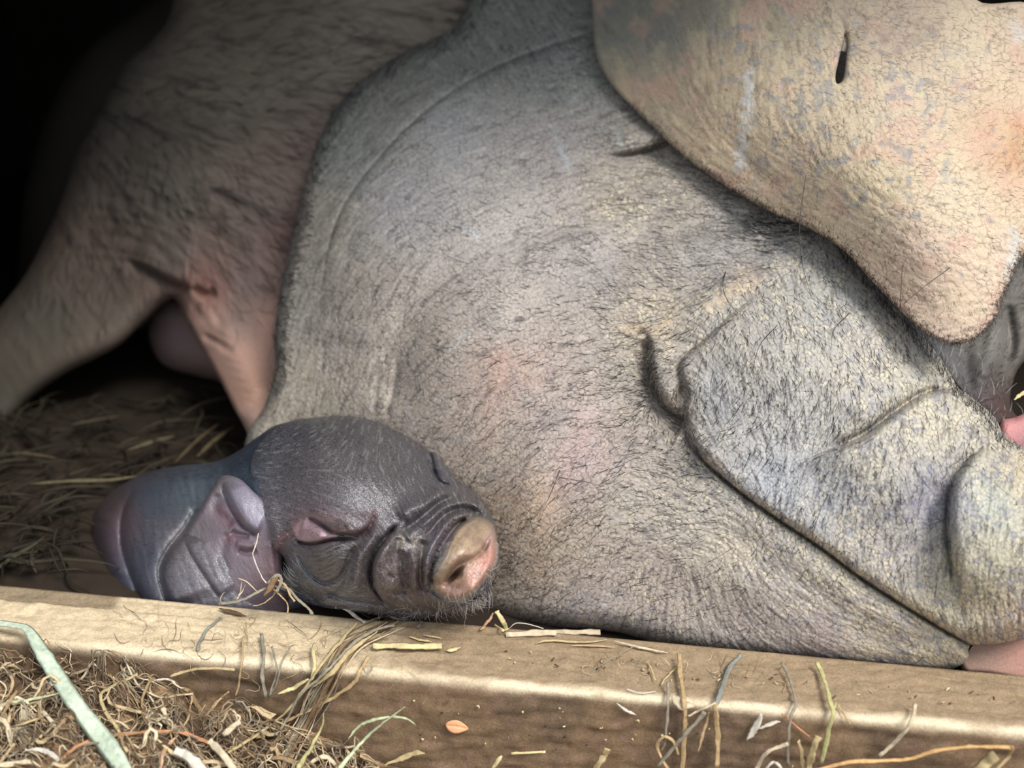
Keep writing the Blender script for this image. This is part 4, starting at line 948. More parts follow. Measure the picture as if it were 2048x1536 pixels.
STR = [
 ('grass_strip', 'A', 'broad pale green grass blade crossing the lower left corner', 'green', 31, [(-60, 370), (0, 380), (110, 395), (220, 430), (330, 600), (480, 840), (620, 1050), (780, 1260), (900, 1420), (1010, 1600)], 9, frn),
 ('grass_strip', 'A', 'pale green blade entering from the left edge towards the broad green blade', 'pgreen', 14, [(-80, 1025), (0, 1020), (150, 1000), (300, 970), (480, 930)], 5, tip),
 ('dry_stalk', 'A', 'thin orange-brown stem arching behind the broad green blade', 'orange', 9, [(420, 1580), (540, 1400), (700, 1310), (900, 1265), (1150, 1240), (1400, 1235), (1560, 1290), (1680, 1340), (1800, 1440)], 6, full),
 ('leaf_strip', 'A', 'tan twisted leaf strip bent in a hook right of the green blade', 'ytan', 9, [(1080, 780), (960, 840), (850, 900), (790, 960), (830, 1080), (920, 1200), (980, 1350), (1010, 1400)], 5, full),
 ('root_fibre', 'A', 'cream root fibre swooping down and right from the hooked leaf strip', 'pale', 5, [(1000, 700), (1080, 860), (1180, 930), (1280, 965), (1400, 945), (1560, 935)], 4, full),
 ('wood_shred', 'A', 'short pinkish grey shred leaning left above the orange stem', 'pale', 11, [(1270, 1020), (1310, 1110), (1370, 1200), (1420, 1240)], 4, full),
 ('root_fibre', 'A', 'short thin fibre rising to meet the end of the cream root fibre', 'tan', 5, [(1420, 1230), (1480, 1130), (1510, 1000), (1510, 940)], 4, full),
 ('leaf_strip', 'A', 'peach coloured leaf strip falling from the orange stem to the bottom edge', 'peach', 11, [(1260, 1560), (1290, 1400), (1350, 1320), (1420, 1250)], 6, both),
 ('straw', 'A', 'wide pale straw at the bottom edge, left one of a crossing pair', 'white', 20, [(1380, 1380), (1480, 1430), (1620, 1570)], 7, full),
 ('straw', 'A', 'wide pale straw leaning left beside the white chip', 'pale', 18, [(1640, 1300), (1740, 1400), (1870, 1560)], 7, full),
 ('wood_chip', 'A', 'short whitish wood chip lying diagonally in the litter', 'pale', 15, [(1760, 1265), (1825, 1205), (1890, 1150)], 5, full),
 ('root_fibre', 'A', 'curled tan fibre looping at the left edge above the pale green blade', 'tan', 7, [(-20, 735), (70, 780), (100, 860), (60, 950), (-10, 940)], 3, full),
 ('straw', 'A', 'short tan straw nearly level at the far left below the pale green blade', 'ytan', 6, [(60, 1210), (180, 1170), (320, 1130)], 3, full),
 ('straw', 'A', 'thin tan straw rising right towards the broad green blade', 'ytan', 6, [(230, 1360), (330, 1260), (440, 1180)], 4, full),
 ('leaf_strip', 'A', 'whitish leaf arching down to the bottom edge left of the green blade', 'white', 12, [(200, 1380), (330, 1380), (440, 1440), (530, 1560)], 6, both),
 ('leaf_strip', 'A', 'pale leaf strip hanging from the pale green blade', 'pale', 9, [(250, 1000), (330, 1070), (420, 1170), (450, 1190)], 3, both),
 ('root_fibre', 'A', 'brownish fibre leaning in the lower left corner', 'tan', 7, [(0, 1480), (60, 1400), (120, 1330)], 4, full),
 ('root_fibre', 'A', 'blue-grey fibre hanging over the pale beam top left of the sprig', 'blue', 7, [(1740, 340), (1640, 420), (1580, 520), (1560, 610)], 1.5, full),
 ('straw', 'A', 'yellow-green straw lying level just under the beam edge', 'ytan', 7, [(1340, 800), (1500, 750), (1700, 735), (1890, 752)], 4, full),
 ('root_fibre', 'A', 'knotty brown fibre hanging down over the beam edge', 'tan', 5, [(1920, 480), (1910, 650), (1890, 800), (1850, 1000)], 3, full),
 ('bark_flake', 'A', 'dark bark flake resting on the beam below the sprig', 'dk', 11, [(1725, 262), (1820, 290), (1940, 325)], 1.5, both),
 ('root_fibre', 'A', 'whitish twisted fibre arching over a dark hole in the soil', 'white', 6, [(1430, 900), (1350, 830), (1270, 820), (1180, 850)], 4, both),
 ('straw', 'A', 'tan straw slanting down left below the beam', 'tan', 5, [(1620, 1110), (1720, 1000), (1790, 930)], 4, full),
 ('straw', 'A', 'thin straw slanting in the litter under the white shreds', 'tan', 4, [(100, 780), (190, 760), (290, 740)], 3, full),
 ('root_fibre', 'A', 'thin cream fibre running down from the hooked leaf strip', 'pale', 4, [(1070, 860), (1150, 920), (1210, 1000), (1240, 1080)], 3, full),
 ('straw', 'B', 'long tan straw climbing from the bottom litter up over the beam', 'ytan', 7, [(220, 1400), (400, 1290), (560, 1170), (700, 1060), (800, 930), (880, 820), (1000, 650), (1130, 500), (1240, 380)], 6, full),
 ('straw', 'B', 'grey-tan straw beside the long climbing straw, ending under the piglet chin', 'grey', 7, [(600, 1260), (690, 1130), (780, 960), (950, 800), (1100, 650), (1230, 520), (1400, 430), (1570, 390)], 7, full),
 ('leaf_strip', 'B', 'thick yellowish leaf roll lying along the bundle on the beam', 'ytan', 14, [(880, 885), (1000, 800), (1100, 700), (1230, 560), (1400, 440)], 4, both),
 ('root_fibre', 'B', 'brown fibre running down the beam face under the bundle', 'brown', 8, [(640, 1540), (760, 1330), (860, 1130), (960, 950), (1040, 800), (1200, 620), (1320, 480)], 3, full),
 ('straw', 'B', 'upright yellow split straw at the left of the bundle', 'yellow', 10, [(880, 830), (905, 720), (890, 600), (920, 530)], 4, full),
 ('wood_splinter', 'B', 'yellowish splinter pointing left from the bundle under the beam edge', 'yellow', 11, [(615, 940), (740, 885), (860, 820)], 4, both),
 ('straw', 'B', 'bright yellow cut straw lying level on the beam right of the bundle', 'yellow', 15, [(1365, 560), (1500, 556), (1750, 562), (1945, 560)], 2.5, full),
 ('straw_shred', 'B', 'yellow shred just above the bright yellow cut straw', 'yellow', 6, [(1650, 485), (1740, 512), (1830, 527)], 1.5, both),
 ('straw_shred', 'B', 'thin yellow shred above and right of the bright cut straw', 'yellow', 4, [(1760, 472), (1830, 484), (1905, 500)], 1.5, both),
 ('straw_shred', 'B', 'small yellow flake at the right end of the bright cut straw', 'yellow', 9, [(1945, 595), (1990, 590), (2050, 568)], 1.5, both),
 ('grass_strip', 'B', 'olive green blade rising from the bottom edge in front of the bundle', 'ygreen', 13, [(770, 1540), (800, 1470), (880, 1350), (960, 1200), (980, 1090)], 22, tip),
 ('grass_sprout', 'B', 'pale green grass stem rising right in front of the beam face', 'pgreen', 12, [(1090, 1550), (1130, 1480), (1250, 1340), (1400, 1200), (1520, 1110), (1640, 1020)], 22, tip),
 ('grass_wisp', 'B', 'pale green leaf bowing to the left of the grass stem', 'pgreen', 9, [(1170, 1290), (1240, 1200), (1340, 1150), (1430, 1130), (1520, 1115)], 21, both),
 ('grass_wisp', 'B', 'small pale green leaf bowing to the right of the grass stem', 'pgreen', 7, [(1500, 1115), (1600, 1125), (1660, 1150), (1710, 1195)], 21, tip),
 ('wood_shred', 'B', 'pale wood shred lying at the bottom edge right of the grass stem', 'ytan', 14, [(1440, 1500), (1600, 1440), (1700, 1400), (1790, 1410)], 6, both),
 ('wood_shred', 'B', 'tan shred leaning left against the pale wood shred', 'tan', 10, [(1260, 1420), (1350, 1480), (1430, 1560)], 5, full),
 ('root_fibre', 'B', 'wide grey-brown fibre hanging over the beam left of the bundle', 'grey', 9, [(480, 460), (505, 640), (490, 800), (525, 1000)], 2.5, full),
 ('root_fibre', 'B', 'grey fibre hanging next to the wide grey-brown one', 'grey', 5, [(565, 560), (605, 750), (545, 960)], 3, full),
 ('root_fibre', 'B', 'thin grey fibre curving down from the beam top left of the splinter', 'grey', 4, [(710, 570), (640, 700), (600, 860), (520, 990)], 3, full),
 ('straw', 'B', 'tan straw slanting down left of the hanging fibres', 'tan', 5, [(40, 1120), (130, 1000), (230, 920)], 4, full),
 ('root_fibre', 'B', 'small curled fibre ring at the lower edge of the bundle', 'grey', 4, [(1285, 730), (1300, 768), (1330, 770), (1352, 745), (1348, 715)], 3, full),
 ('root_fibre', 'B', 'brown strand looping below the bundle towards the litter', 'tan', 9, [(640, 1170), (850, 1070), (950, 1020), (1060, 960), (1200, 860), (1260, 760), (1330, 640)], 3, full),
 ('straw', 'B', 'cream frayed straw end standing under the piglet cheek', 'white', 8, [(1060, 250), (1100, 245), (1170, 280), (1240, 335), (1300, 372)], 2, full),
 ('twig', 'B', 'grey-brown twig curling up under the piglet chin', 'grey', 7, [(1470, 290), (1520, 330), (1580, 352), (1640, 335), (1715, 300)], 3, full),
 ('twig', 'B', 'tiny twig stub right of the curling twig', 'grey', 7, [(1715, 412), (1728, 385), (1742, 360)], 2, full),
 ('sprig', 'B', 'dry sprig stem lying over the beam below the piglet ear', 'grey', 8, [(150, 225), (300, 208), (420, 150), (520, 100), (590, 60)], 7, full),
 ('sprig', 'B', 'hooked sprig tip curling up left of the dry sprig stem', 'grey', 5, [(165, 235), (160, 180), (180, 145), (208, 132)], 7, tip),
 ('sprig', 'B', 'thin forked side twig standing on the dry sprig stem', 'pale', 4, [(290, 195), (315, 150), (328, 100), (322, 30)], 7, tip),
 ('sprig', 'B', 'second side twig right of the forked one', 'pale', 4, [(285, 195), (325, 145), (360, 75)], 7, tip),
 ('sprig', 'B', 'very thin twig slanting down right over the piglet ear', 'pale', 3, [(300, 25), (370, 55), (430, 110), (450, 130)], 8, full),
 ('sprig', 'B', 'arched grey sprig falling right over the dark gap', 'grey', 7, [(590, 90), (690, 105), (770, 190), (850, 260), (885, 312)], 7, full),
 ('sprig', 'B', 'thin brown twig falling steeply from the arched sprig', 'tan', 4, [(580, 110), (640, 170), (690, 225), (690, 330)], 7, full),
 ('sprig', 'B', 'thin twig running between sprig stem and arched sprig', 'tan', 3, [(600, 130), (560, 180), (480, 230), (400, 245)], 6, full),
 ('root_knot', 'F', 'knobbly brown root knot sitting on the beam beside the sprig', 'brown', 17, [(526, 1192), (540, 1175), (548, 1160), (560, 1148)], -99, both),
 ('root_fibre', 'F', 'short stout root curling over the knobbly root knot', 'grey', 8, [(536, 1168), (548, 1152), (560, 1152), (562, 1168), (552, 1184)], -99, full),
 ('root_fibre', 'F', 'forked root bits standing right of the knobbly root knot', 'tan', 5, [(556, 1160), (572, 1172), (580, 1190), (592, 1206)], -99, full),
 ('root_fibre', 'F', 'hair-thin cream thread hanging over the piglet ear', 'white', 3, [(516, 1066), (512, 1090), (505, 1108), (513, 1130), (524, 1155), (534, 1168)], -99, full),
 ('straw_shred', 'C', 'pale orange shred leaning right beside the chin', 'peach', 9, [(440, 435), (490, 375), (540, 300)], 3, both),
 ('straw_shred', 'C', 'yellow shred standing beside the pale orange one', 'yellow', 11, [(565, 285), (605, 350), (645, 435)], 3, full),
 ('straw_shred', 'C', 'small yellow shred at the foot of the two standing shreds', 'yellow', 6, [(545, 390), (620, 440)], 3, full),
 ('root_fibre', 'C', 'white arched threads lying right of the standing shreds', 'white', 2.5, [(655, 425), (720, 380), (820, 388), (960, 430)], 3, full),
 ('wood_splinter', 'C', 'long frayed pale splinter lying along the beam edge under the sow cheek', 'pale', 15, [(640, 470), (900, 458), (1150, 452), (1440, 448)], 1.5, full),
 ('wood_splinter', 'C', 'thin pale splinter below the long frayed one', 'ytan', 6, [(870, 540), (1000, 515), (1250, 530), (1480, 500)], 1.5, both),
 ('wood_splinter', 'C', 'pale splinter following the beam edge down to the right', 'pale', 7, [(1480, 515), (1650, 560), (1780, 588), (1950, 618)], 2, both),
 ('wood_splinter', 'C', 'short splinter lifted off the beam top', 'tan', 5, [(1150, 560), (1330, 555), (1500, 570)], 1.5, both),
 ('root_fibre', 'C', 'hair-thin grey fibre slanting across the beam top', 'grey', 2.6, [(1240, 795), (1420, 690), (1560, 610), (1680, 540)], 1.5, full),
 ('straw_shred', 'C', 'short upright shred on the bright beam edge', 'ytan', 5, [(1750, 675), (1785, 750), (1815, 830)], 2, full),
 ('straw_shred', 'C', 'short shred slanting right near the tan hanging strips', 'ytan', 4, [(1860, 865), (1920, 790), (1985, 715)], 2, full),
 ('root_fibre', 'C', 'thin white curved fibre on the beam face below the bright edge', 'white', 3, [(1590, 900), (1700, 932), (1815, 915)], 1.5, full),
 ('straw', 'C', 'thin yellow straw lying level low on the beam face', 'yellow', 6, [(680, 1408), (810, 1400), (945, 1390)], 2, full),
 ('straw_shred', 'C', 'yellow shred rising from the bottom edge below the orange leaf', 'yellow', 12, [(520, 1530), (610, 1425)], 5, both),
 ('wood_shred', 'C', 'pale shred at the bottom edge with a forked tip', 'ytan', 16, [(1330, 1540), (1400, 1440), (1440, 1370)], 5, full),
 ('bark_flake', 'C', 'small whitish flake stuck to the beam face', 'white', 7, [(1510, 1010), (1590, 1070), (1665, 1102)], 1, both),
 ('grass_strip', 'E', 'blue-grey grass strip hanging over the beam edge', 'blue', 11, [(540, 425), (480, 490), (450, 560), (420, 660), (398, 700)], 2.5, full),
 ('grass_strip', 'E', 'wide tan strip hanging below the blue-grey one', 'tan', 13, [(400, 680), (408, 800), (416, 900), (410, 1060)], 3, full),
 ('grass_strip', 'E', 'tan strip hanging straight down the beam face, left of the blue-grey one', 'tan', 11, [(210, 420), (214, 520), (232, 650), (240, 800), (222, 1060)], 3, full),
 ('grass_strip', 'E', 'grey strip at the left of the hanging strips', 'grey', 7, [(150, 570), (148, 700), (136, 860), (110, 960)], 3, full),
 ('straw', 'E', 'grey-tan straw slanting down left between the hanging strips', 'grey', 10, [(345, 730), (260, 830), (180, 920), (70, 1050)], 6, full),
 ('straw_shred', 'E', 'pale shred bridging between two hanging strips', 'pale', 5, [(255, 752), (320, 720), (405, 680)], 5, full),
 ('straw_shred', 'E', 'short tan shred pointing down between the strips', 'tan', 8, [(370, 730), (340, 830), (308, 950)], 4, both),
 ('leaf_strip', 'E', 'tan leaf strip looping at the foot of the hanging strips', 'tan', 8, [(200, 960), (180, 890), (130, 862), (92, 900), (110, 970), (160, 1050)], 5, full),
 ('bark_flake', 'E', 'ragged tan flake behind the straight hanging strip', 'pale', 20, [(170, 640), (215, 690), (290, 700)], 1.5, both),
 ('grass_strip', 'E', 'thin grey strip hanging right of the whitish mark', 'grey', 7, [(755, 465), (800, 560), (830, 680), (800, 780), (790, 900), (790, 1050)], 3, full),
 ('grass_strip', 'E', 'yellow-green strip hanging under the sow lip', 'ygreen', 10, [(945, 465), (985, 560), (1012, 660), (1030, 740), (1000, 850), (955, 1050)], 3.5, full),
 ('grass_strip', 'E', 'thin yellow-green strip beside the wider yellow-green one', 'ygreen', 5, [(1045, 680), (1020, 800), (985, 960)], 3, full),
 ('straw_shred', 'E', 'short pale shred right of the yellow-green strip', 'ytan', 4, [(1055, 690), (1085, 740), (1122, 795)], 2, full),
 ('grass_strip', 'E', 'grey-white strip sweeping down left on the right half of the beam', 'pale', 9, [(1470, 685), (1440, 800), (1360, 890), (1255, 985)], 4, full),
 ('dry_stalk', 'E', 'long bright orange stem arching along the bottom right', 'borange', 9, [(900, 1050), (1100, 1003), (1300, 990), (1450, 978), (1600, 932), (1800, 914), (1995, 922)], 14, full),
 ('dry_stalk', 'E', 'broken tan end bent down from the orange stem', 'tan', 8, [(1990, 915), (1965, 970), (1890, 1050)], 14, full),
 ('leaf_strip', 'E', 'pale leaf strip arching up at the bottom right of centre', 'pale', 10, [(610, 1050), (680, 945), (790, 900)], 8, full),
 ('leaf_strip', 'E', 'small pale arch of leaf at the bottom edge below it', 'white', 7, [(670, 1040), (700, 1000), (735, 1010), (770, 1060)], 9, full),
 ('wood_shred', 'E', 'narrow prong of the tan shred standing at the bottom edge', 'ytan', 9, [(848, 885), (862, 960), (872, 1050)], 7, full),
 ('wood_shred', 'E', 'thick tan shred standing beside the narrow prong', 'ytan', 17, [(950, 860), (920, 940), (895, 1050)], 8, full),
 ('dry_stalk', 'E', 'thin orange twig on the beam face right of the whitish mark', 'orange', 4, [(755, 740), (850, 820), (905, 862)], 1.5, full),
 ('bark_flake', 'E', 'whitish irregular flake on the beam face', 'white', 18, [(570, 880), (620, 810), (645, 740)], 1, both),
 ('bark_flake', 'E', 'smaller lobe of whitish flake pointing right', 'white', 10, [(630, 820), (690, 795), (748, 782)], 1, both),
 ('wood_splinter', 'E', 'pale chunk at the bottom right corner under the orange stem', 'ytan', 22, [(1780, 1060), (1850, 1000), (1900, 960)], 10, full),
 ('straw', 'F', 'yellow dry flower head at the right edge beside the snout', 'yellow', 9, [(2028, 800), (2040, 790), (2056, 778)], -88, both),
]
GRP = {'root_fibre': 'root fibres in the litter', 'straw': 'loose straws', 'straw_shred': 'straw shreds', 'grass_strip': 'grass strips over the beam', 'sprig': 'dry sprig pieces', 'leaf_strip': 'dry leaf strips', 'bark_flake': 'bark flakes', 'wood_splinter': 'beam splinters', 'wood_shred': 'wood shreds', 'dry_stalk': 'dry stems', 'twig': 'twigs', 'grass_wisp': 'grass leaves'}
CAT = {'root_fibre': 'fibre', 'straw': 'straw', 'straw_shred': 'straw', 'grass_strip': 'grass', 'sprig': 'twig', 'leaf_strip': 'leaf', 'bark_flake': 'bark', 'wood_splinter': 'splinter', 'wood_shred': 'wood', 'wood_chip': 'wood', 'dry_stalk': 'stem', 'twig': 'twig', 'root_knot': 'root', 'grass_wisp': 'leaf', 'grass_sprout': 'grass'}
def finish(name, V, F, mat):
    org = V[:len(V) - 2].mean(0)
    me = bpy.data.meshes.new(name)
    fc = [tuple(dict.fromkeys(f)) for f in F]
    me.from_pydata((V - org).tolist(), [], fc); me.polygons.foreach_set('use_smooth', [True] * len(fc))
    me.materials.append(mat); ob = bpy.data.objects.new(name, me); C.objects.link(ob); ob.location = org
    return ob
for k, (nm, cr, lab, cl, wpx, pts, off, prof) in enumerate(STR):
    ox, oy, s_ = crops[cr]
    pp = catmull([(ox + a / s_, oy + b / s_) for a, b in pts], 5)
    if len(pp) > 8 and wpx < 20: pp = catmull(pp[::2], 3)
    wob = (vnoise(pp[:, 0] + 50 * k, pp[:, 1], 14, k) - .5) * 3.0 + (vnoise(pp[:, 0] + 90 * k, pp[:, 1], 5, k) - .5) * 1.8; wob = wob * (.3 if wpx > 20 else 1); pp[:, 0] += wob * .8; pp[:, 1] += wob * .5
    if off == -99: dd = np.full(len(pp), .548)
    elif off == -88: dd = np.full(len(pp), .55)
    else:
        dd = np.array([hit(a, b) for a, b in pp])
        low = np.minimum.accumulate(dd) if False else dd
        for _ in range(3): dd = np.minimum(dd, np.convolve(np.pad(dd, 2, mode='edge'), np.ones(5) / 5, 'valid'))
        if nm == 'sprig': dd = np.minimum(dd, .560)
        dd = dd - (off + .12 * wpx) / 1000 - .0015 * np.abs(np.sin(np.linspace(0, 3 + k % 3, len(dd)) + k)) * (off > 2)
    q3 = P(pp[:, 0], pp[:, 1], dd)
    wd = wpx * (.88 if wpx < 20 else 1.1) * dd.mean() / FPX
    V, F = ribbon(q3, wd, wd * .16 if wpx > 8 else wd * .32, seed=k, profile=prof, twist=(k % 5 - 2) * .25)
    ob = finish(nm, V, F, straw_mat(COL[cl])); tagit(ob, lab, CAT[nm], GRP.get(nm) if sum(1 for z in STR if z[0] == nm) > 1 else None)

# orange leaf on the beam face
lf = Layer(870, 1421, 955, 1487, 1.5); lf.D = np.vectorize(lambda a, b: hit(a, b))(lf.X, lf.Y).mean() - .002 + 0 * lf.X - .0012 * np.cos((lf.X - 912) / 16); lf.base = lf.D.copy()
lf.outline([(891, 1450), (897, 1443), (912, 1440), (926, 1446), (937, 1457), (928, 1463), (912, 1467), (898, 1462)]); lf.rim(3, .4)
lf.stroke('v', [(892, 1452), (912, 1453), (936, 1458)], 2, .5); lf.mcol([(912, 1452, (226, 160, 92)), (930, 1458, (214, 140, 84)), (895, 1452, (200, 130, 80))]); V, Q, c = lf.front(); V2, Q2, c2 = lf.back(1, .0003, 3)
M_LEAF = skin_mat('fallen leaf', .6, .3, 500)
tagit(make_mesh('fallen_leaf', [(V, Q, c), (V2, Q2, c2)], M_LEAF), 'small oval orange leaf stuck on the brown beam face', 'leaf')

# the tangle of fine fibres: nobody could count it
def fibres(n, region, lens, width, cols, name, label, seed, zoff=.002, arch=.006, floor=False):
    r = np.random.default_rng(seed); buckets = [([], []) for _ in cols]; off = [0] * len(cols)
    for i in range(n):
        for _ in range(20):
            px, py = region(r)
            if floor: root = onz(px, py, 0.0); break
            d = hit(px, py, 0); root = P(px, py, d)
            if d > 0 and root[1] < bline(BF0, BF1, root[0]) - .006: break
        L_ = r.uniform(*lens); a = r.uniform(0, 2 * math.pi); m = 9
        k1, k2 = (r.normal(0, .5), r.normal(0, .2)) if floor else (r.normal(0, 1.6), r.normal(0, 1.2))
        t = np.linspace(-.5, .5, m); an = a + k1 * t + k2 * np.sin(t * 7)
        step = L_ / (m - 1)
        x = root[0] + np.cumsum(np.cos(an)) * step; y = root[1] + np.cumsum(np.sin(an)) * step * (1 if floor else .8)
        x -= x.mean() - root[0]; y -= y.mean() - root[1]
        if floor: z = 0.002 + r.uniform(0, .008) + arch * r.uniform(0, 1) * (1 - 4 * t * t)
        else:
            z = np.empty(m)
            for j in range(m):
                y[j] = min(y[j], bline(BF0, BF1, x[j]) - .0045)
                h = bvh_gr.ray_cast(Vector((x[j], y[j], .2)), Vector((0, 0, -1)))
                z[j] = h[0].z if h[0] is not None else root[2]
            z = np.maximum(z, np.convolve(np.pad(z, 1, mode='edge'), np.ones(3) / 3, 'valid')) + zoff * r.uniform(.3, 2) + arch * r.uniform(0, 1) * (1 - 4 * t * t)
        V, F = ribbon(np.stack([x, y, z], 1), width * r.uniform(.5, 2.0), width * .35, seed=i, twist=r.normal(0, 1), profile=both)
        b = r.integers(len(cols)); buckets[b][0].append(V)
        buckets[b][1].append(np.array([list(f) for f in F]) + off[b]); off[b] += len(V)
    V = np.vstack([v for bk in buckets for v in bk[0]]); Qs = []; cs = []; o = 0
    for (vs, fs), c in zip(buckets, cols):
        nv = sum(len(v) for v in vs); Qs += [f + o for f in fs]; o += nv; cs.append(np.tile(lin(c), (nv, 1)) * np.repeat(r.uniform(.5, 1.05, len(vs)), [len(v) for v in vs])[:, None])
    Q = np.vstack(Qs); Q = Q[(Q[:, 1] != Q[:, 2]) & (Q[:, 2] != Q[:, 3])]
    ob = make_mesh(name, [(V, Q, np.vstack(cs))], M_FIB); return tagit(ob, label, 'litter', None, 'stuff')
M_FIB = skin_mat('dry fibre', .8, .4, 700, .2, .2)
def reg_left(r):
    while True:
        px = r.uniform(-60, 830); py = r.uniform(1290, 1600)
        if py > 1315 + .06 * px + (max(0, px - 560) * .55): return px, py
def reg_right(r):
    while True:
        px = r.uniform(1280, 2100); py = r.uniform(1480, 1600)
        if r.random() < (py - 1470) / 120: return px, py
def reg_bundle(r):
    t = r.uniform(0, 1); return 770 - 300 * t + r.normal(0, 16), 1255 + 300 * t + r.normal(0, 10)
fc_ = [(176, 154, 122), (136, 114, 88), (196, 178, 148), (104, 84, 66), (152, 128, 98), (130, 120, 102)]
fibres(1100, reg_left, (.006, .028), .0005, fc_, 'root_litter', 'tangle of dry roots and straw bits on the soil at lower left', 5)
fibres(70, reg_left, (.012, .035), .0014, [(196, 172, 134), (206, 188, 156), (170, 142, 104)], 'straw_litter', 'wider dry straw pieces mixed in the litter at lower left', 6)
fibres(150, reg_right, (.008, .03), .0009, fc_, 'soil_litter', 'sparse dry bits on the ground at the foot of the beam', 7)
bf = []; o_ = 0
for k in range(70):
    t0 = random.uniform(0, .7); L_ = random.uniform(.2, .5); jx = random.gauss(0, 13); jy = random.gauss(0, 8); am = random.uniform(-14, 14)
    ref = catmull([(800, 1242), (755, 1262), (700, 1290), (665, 1335), (640, 1385), (610, 1440), (575, 1500), (560, 1560)], 6)
    i0 = int(t0 * (len(ref) - 1)); i1 = min(len(ref), i0 + max(5, int(L_ * len(ref)))); pp = ref[i0:i1] + (jx, jy); tt_ = np.linspace(0, 1, len(pp)); pp = pp + np.stack([am * np.sin(tt_ * 3.1), am * .3 * np.sin(tt_ * 5)], 1)
    dd = np.array([hit(a, b) for a, b in pp]); dd = np.minimum(dd, np.convolve(np.pad(dd, 2, mode='edge'), np.ones(5) / 5, 'valid')) - random.uniform(.0015, .006)
    V, F = ribbon(P(pp[:, 0], pp[:, 1], dd), random.uniform(.0005, .0014), .0004, seed=k, profile=both)
    Q = np.array([f for f in F if len(set(f)) == 4]); cc = lin(random.choice(fc_)) * random.uniform(.6, 1.1); bf.append((V, Q, np.tile(cc, (len(V), 1))))
def surf_fibres(n, boxes, name, label, seed, lo=12, hi=60, wmin=.00012, wmax=.0004, cols=None):
    r = np.random.default_rng(seed); out = []; cols = cols or fc_
    for k in range(n):
        bx_ = boxes[r.integers(len(boxes))]; px = r.uniform(bx_[0], bx_[2]); py = r.uniform(bx_[1], bx_[3]) + .09 * (px - bx_[0])
        L_ = r.uniform(lo, hi); a = r.uniform(0, 6.28); t = np.linspace(0, 1, 9); an = a + r.normal(0, 1.2) * t + r.normal(0, .8) * np.sin(t * 6)
        X_ = px + np.cumsum(np.cos(an)) * L_ / 8; Y_ = py + np.cumsum(np.sin(an)) * L_ / 8
        dd = np.array([hit(u, v, 0) for u, v in zip(X_, Y_)])
        if dd.min() < .3 or dd.max() - dd.min() > .05: continue
        dd = np.minimum(dd, np.convolve(np.pad(dd, 1, mode='edge'), np.ones(3) / 3, 'valid')) - r.uniform(.0003, .0012) - .0025 * r.uniform(0, 1) * np.sin(np.pi * t)
        V, F = ribbon(P(X_, Y_, dd), r.uniform(wmin, wmax), .00012, seed=k, profile=both); Q = np.array([f for f in F if len(set(f)) == 4])
        out.append((V, Q, np.tile(lin(cols[r.integers(len(cols))]) * r.uniform(.8, 1.2), (len(V), 1))))
    tagit(make_mesh(name, out, M_FIB), label, 'litter', None, 'stuff')
surf_fibres(150, [(390, 1235, 820, 1310), (1180, 1285, 1560, 1340), (240, 1230, 640, 1330)], 'thread_litter', 'hair-thin dry threads scattered on the top of the beam', 21)
surf_fibres(90, [(800, 1380, 1600, 1480), (1000, 1300, 2040, 1330)], 'chaff_litter', 'tiny chaff bits stuck to the beam', 22, 3, 12, .0003, .0010, [(196, 180, 140), (170, 150, 116), (90, 70, 54), (60, 48, 40)])
tagit(make_mesh('fibre_bundle', bf, M_FIB), 'frayed brown fibres hanging over the beam below the piglet chin', 'litter', None, 'stuff')
def reg_in(r):
    while True:
        px, py = r.uniform(-150, 620), r.uniform(800, 1170)
        if not (px > 165 and py > 985): return px, py
fibres(320, reg_in, (.012, .06), .0014, [(50, 45, 35), (41, 36, 28), (62, 56, 43), (38, 30, 23)], 'bedding_straw', 'dim straw bedding inside the dark shelter', 9, floor=True)  # dimness of the shed put into the straw colours
BED = [('pale straw lying level in the bedding left of the piglet', [(60, 968), (140, 962), (220, 960), (275, 952)], (98, 90, 66), 9),  # single bedding straws, their colours darkened to carry the shed's shade
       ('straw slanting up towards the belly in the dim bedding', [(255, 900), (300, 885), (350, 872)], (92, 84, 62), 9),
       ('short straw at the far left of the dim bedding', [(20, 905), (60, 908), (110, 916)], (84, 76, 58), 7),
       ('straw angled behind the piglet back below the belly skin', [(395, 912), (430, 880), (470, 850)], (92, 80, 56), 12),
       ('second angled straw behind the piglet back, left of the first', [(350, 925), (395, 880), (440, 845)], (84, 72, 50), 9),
       ('dim straw lying flat under the udder', [(140, 850), (180, 842), (240, 832)], (74, 68, 50), 7)]
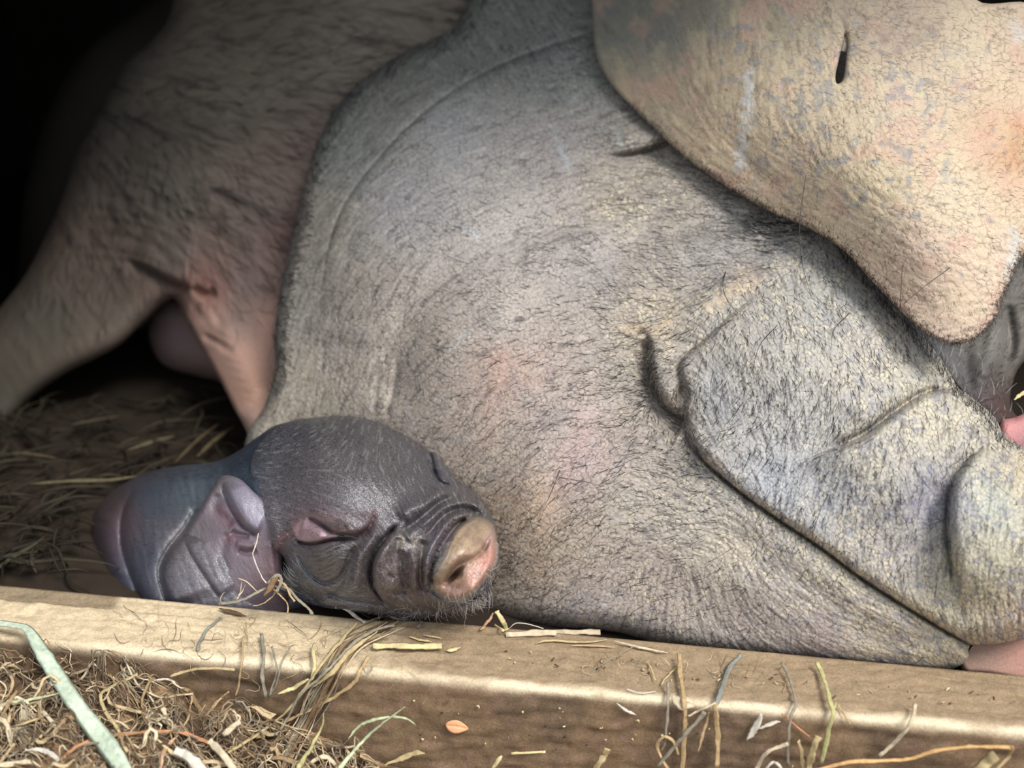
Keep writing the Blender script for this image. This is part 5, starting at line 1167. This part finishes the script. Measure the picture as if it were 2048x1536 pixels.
for k, (lab, pts, c, wpx) in enumerate(BED):
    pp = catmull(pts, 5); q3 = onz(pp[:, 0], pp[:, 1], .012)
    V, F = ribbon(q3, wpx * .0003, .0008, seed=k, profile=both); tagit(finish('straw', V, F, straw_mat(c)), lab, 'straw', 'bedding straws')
# long single bristles on the sow's face
LB = [('F', [(1452, 540), (1446, 575), (1462, 612), (1500, 645)]), ('F', [(1612, 350), (1600, 440), (1603, 520), (1622, 592)]), ('F', [(1805, 530), (1800, 610), (1798, 650)]), ('F', [(1900, 535), (1840, 580), (1805, 610)]), ('F', [(1700, 625), (1668, 660), (1662, 700)]),
      ('F', [(1555, 650), (1520, 690), (1505, 740)]), ('F', [(1120, 940), (1100, 990), (1090, 1010)]), ('F', [(1118, 955), (1150, 960), (1182, 966)])]
bp_ = []
for k, (_, pts) in enumerate(LB):
    pp = catmull(pts, 5); j = np.clip(((pp[:, 1] - HD.ys[0]) / HD.step).astype(int), 0, HD.X.shape[0] - 1); i = np.clip(((pp[:, 0] - HD.xs[0]) / HD.step).astype(int), 0, HD.X.shape[1] - 1)
    dd = HD.D[j, i]
    je = np.clip(((pp[:, 1] - ER.ys[0]) / ER.step).astype(int), 0, ER.X.shape[0] - 1); ie = np.clip(((pp[:, 0] - ER.xs[0]) / ER.step).astype(int), 0, ER.X.shape[1] - 1)
    dd = np.where(ER.sdf[je, ie] > -6, np.minimum(dd, ER.D[je, ie]), dd)
    dd = dd.min() if k in (1, 2, 3) else np.minimum(dd, dd); t = np.linspace(0, 1, len(pp)); dd = dd - .004 * np.sin(np.pi * np.clip(t, 0, 1)) - .0006
    V, F = ribbon(P(pp[:, 0], pp[:, 1], dd), .00042, .0002, seed=k, profile=lambda t: 1 - .6 * t)
    bp_.append((V, np.array([f for f in F if len(set(f)) == 4]), np.zeros((len(V), 3))))
make_mesh('long_bristles', bp_, M_HAIR, sow)['kind'] = 'stuff'
bpy.context.view_layer.update(); bpy.data.objects['long_bristles'].matrix_parent_inverse = sow.matrix_world.inverted()
adopt(beam)
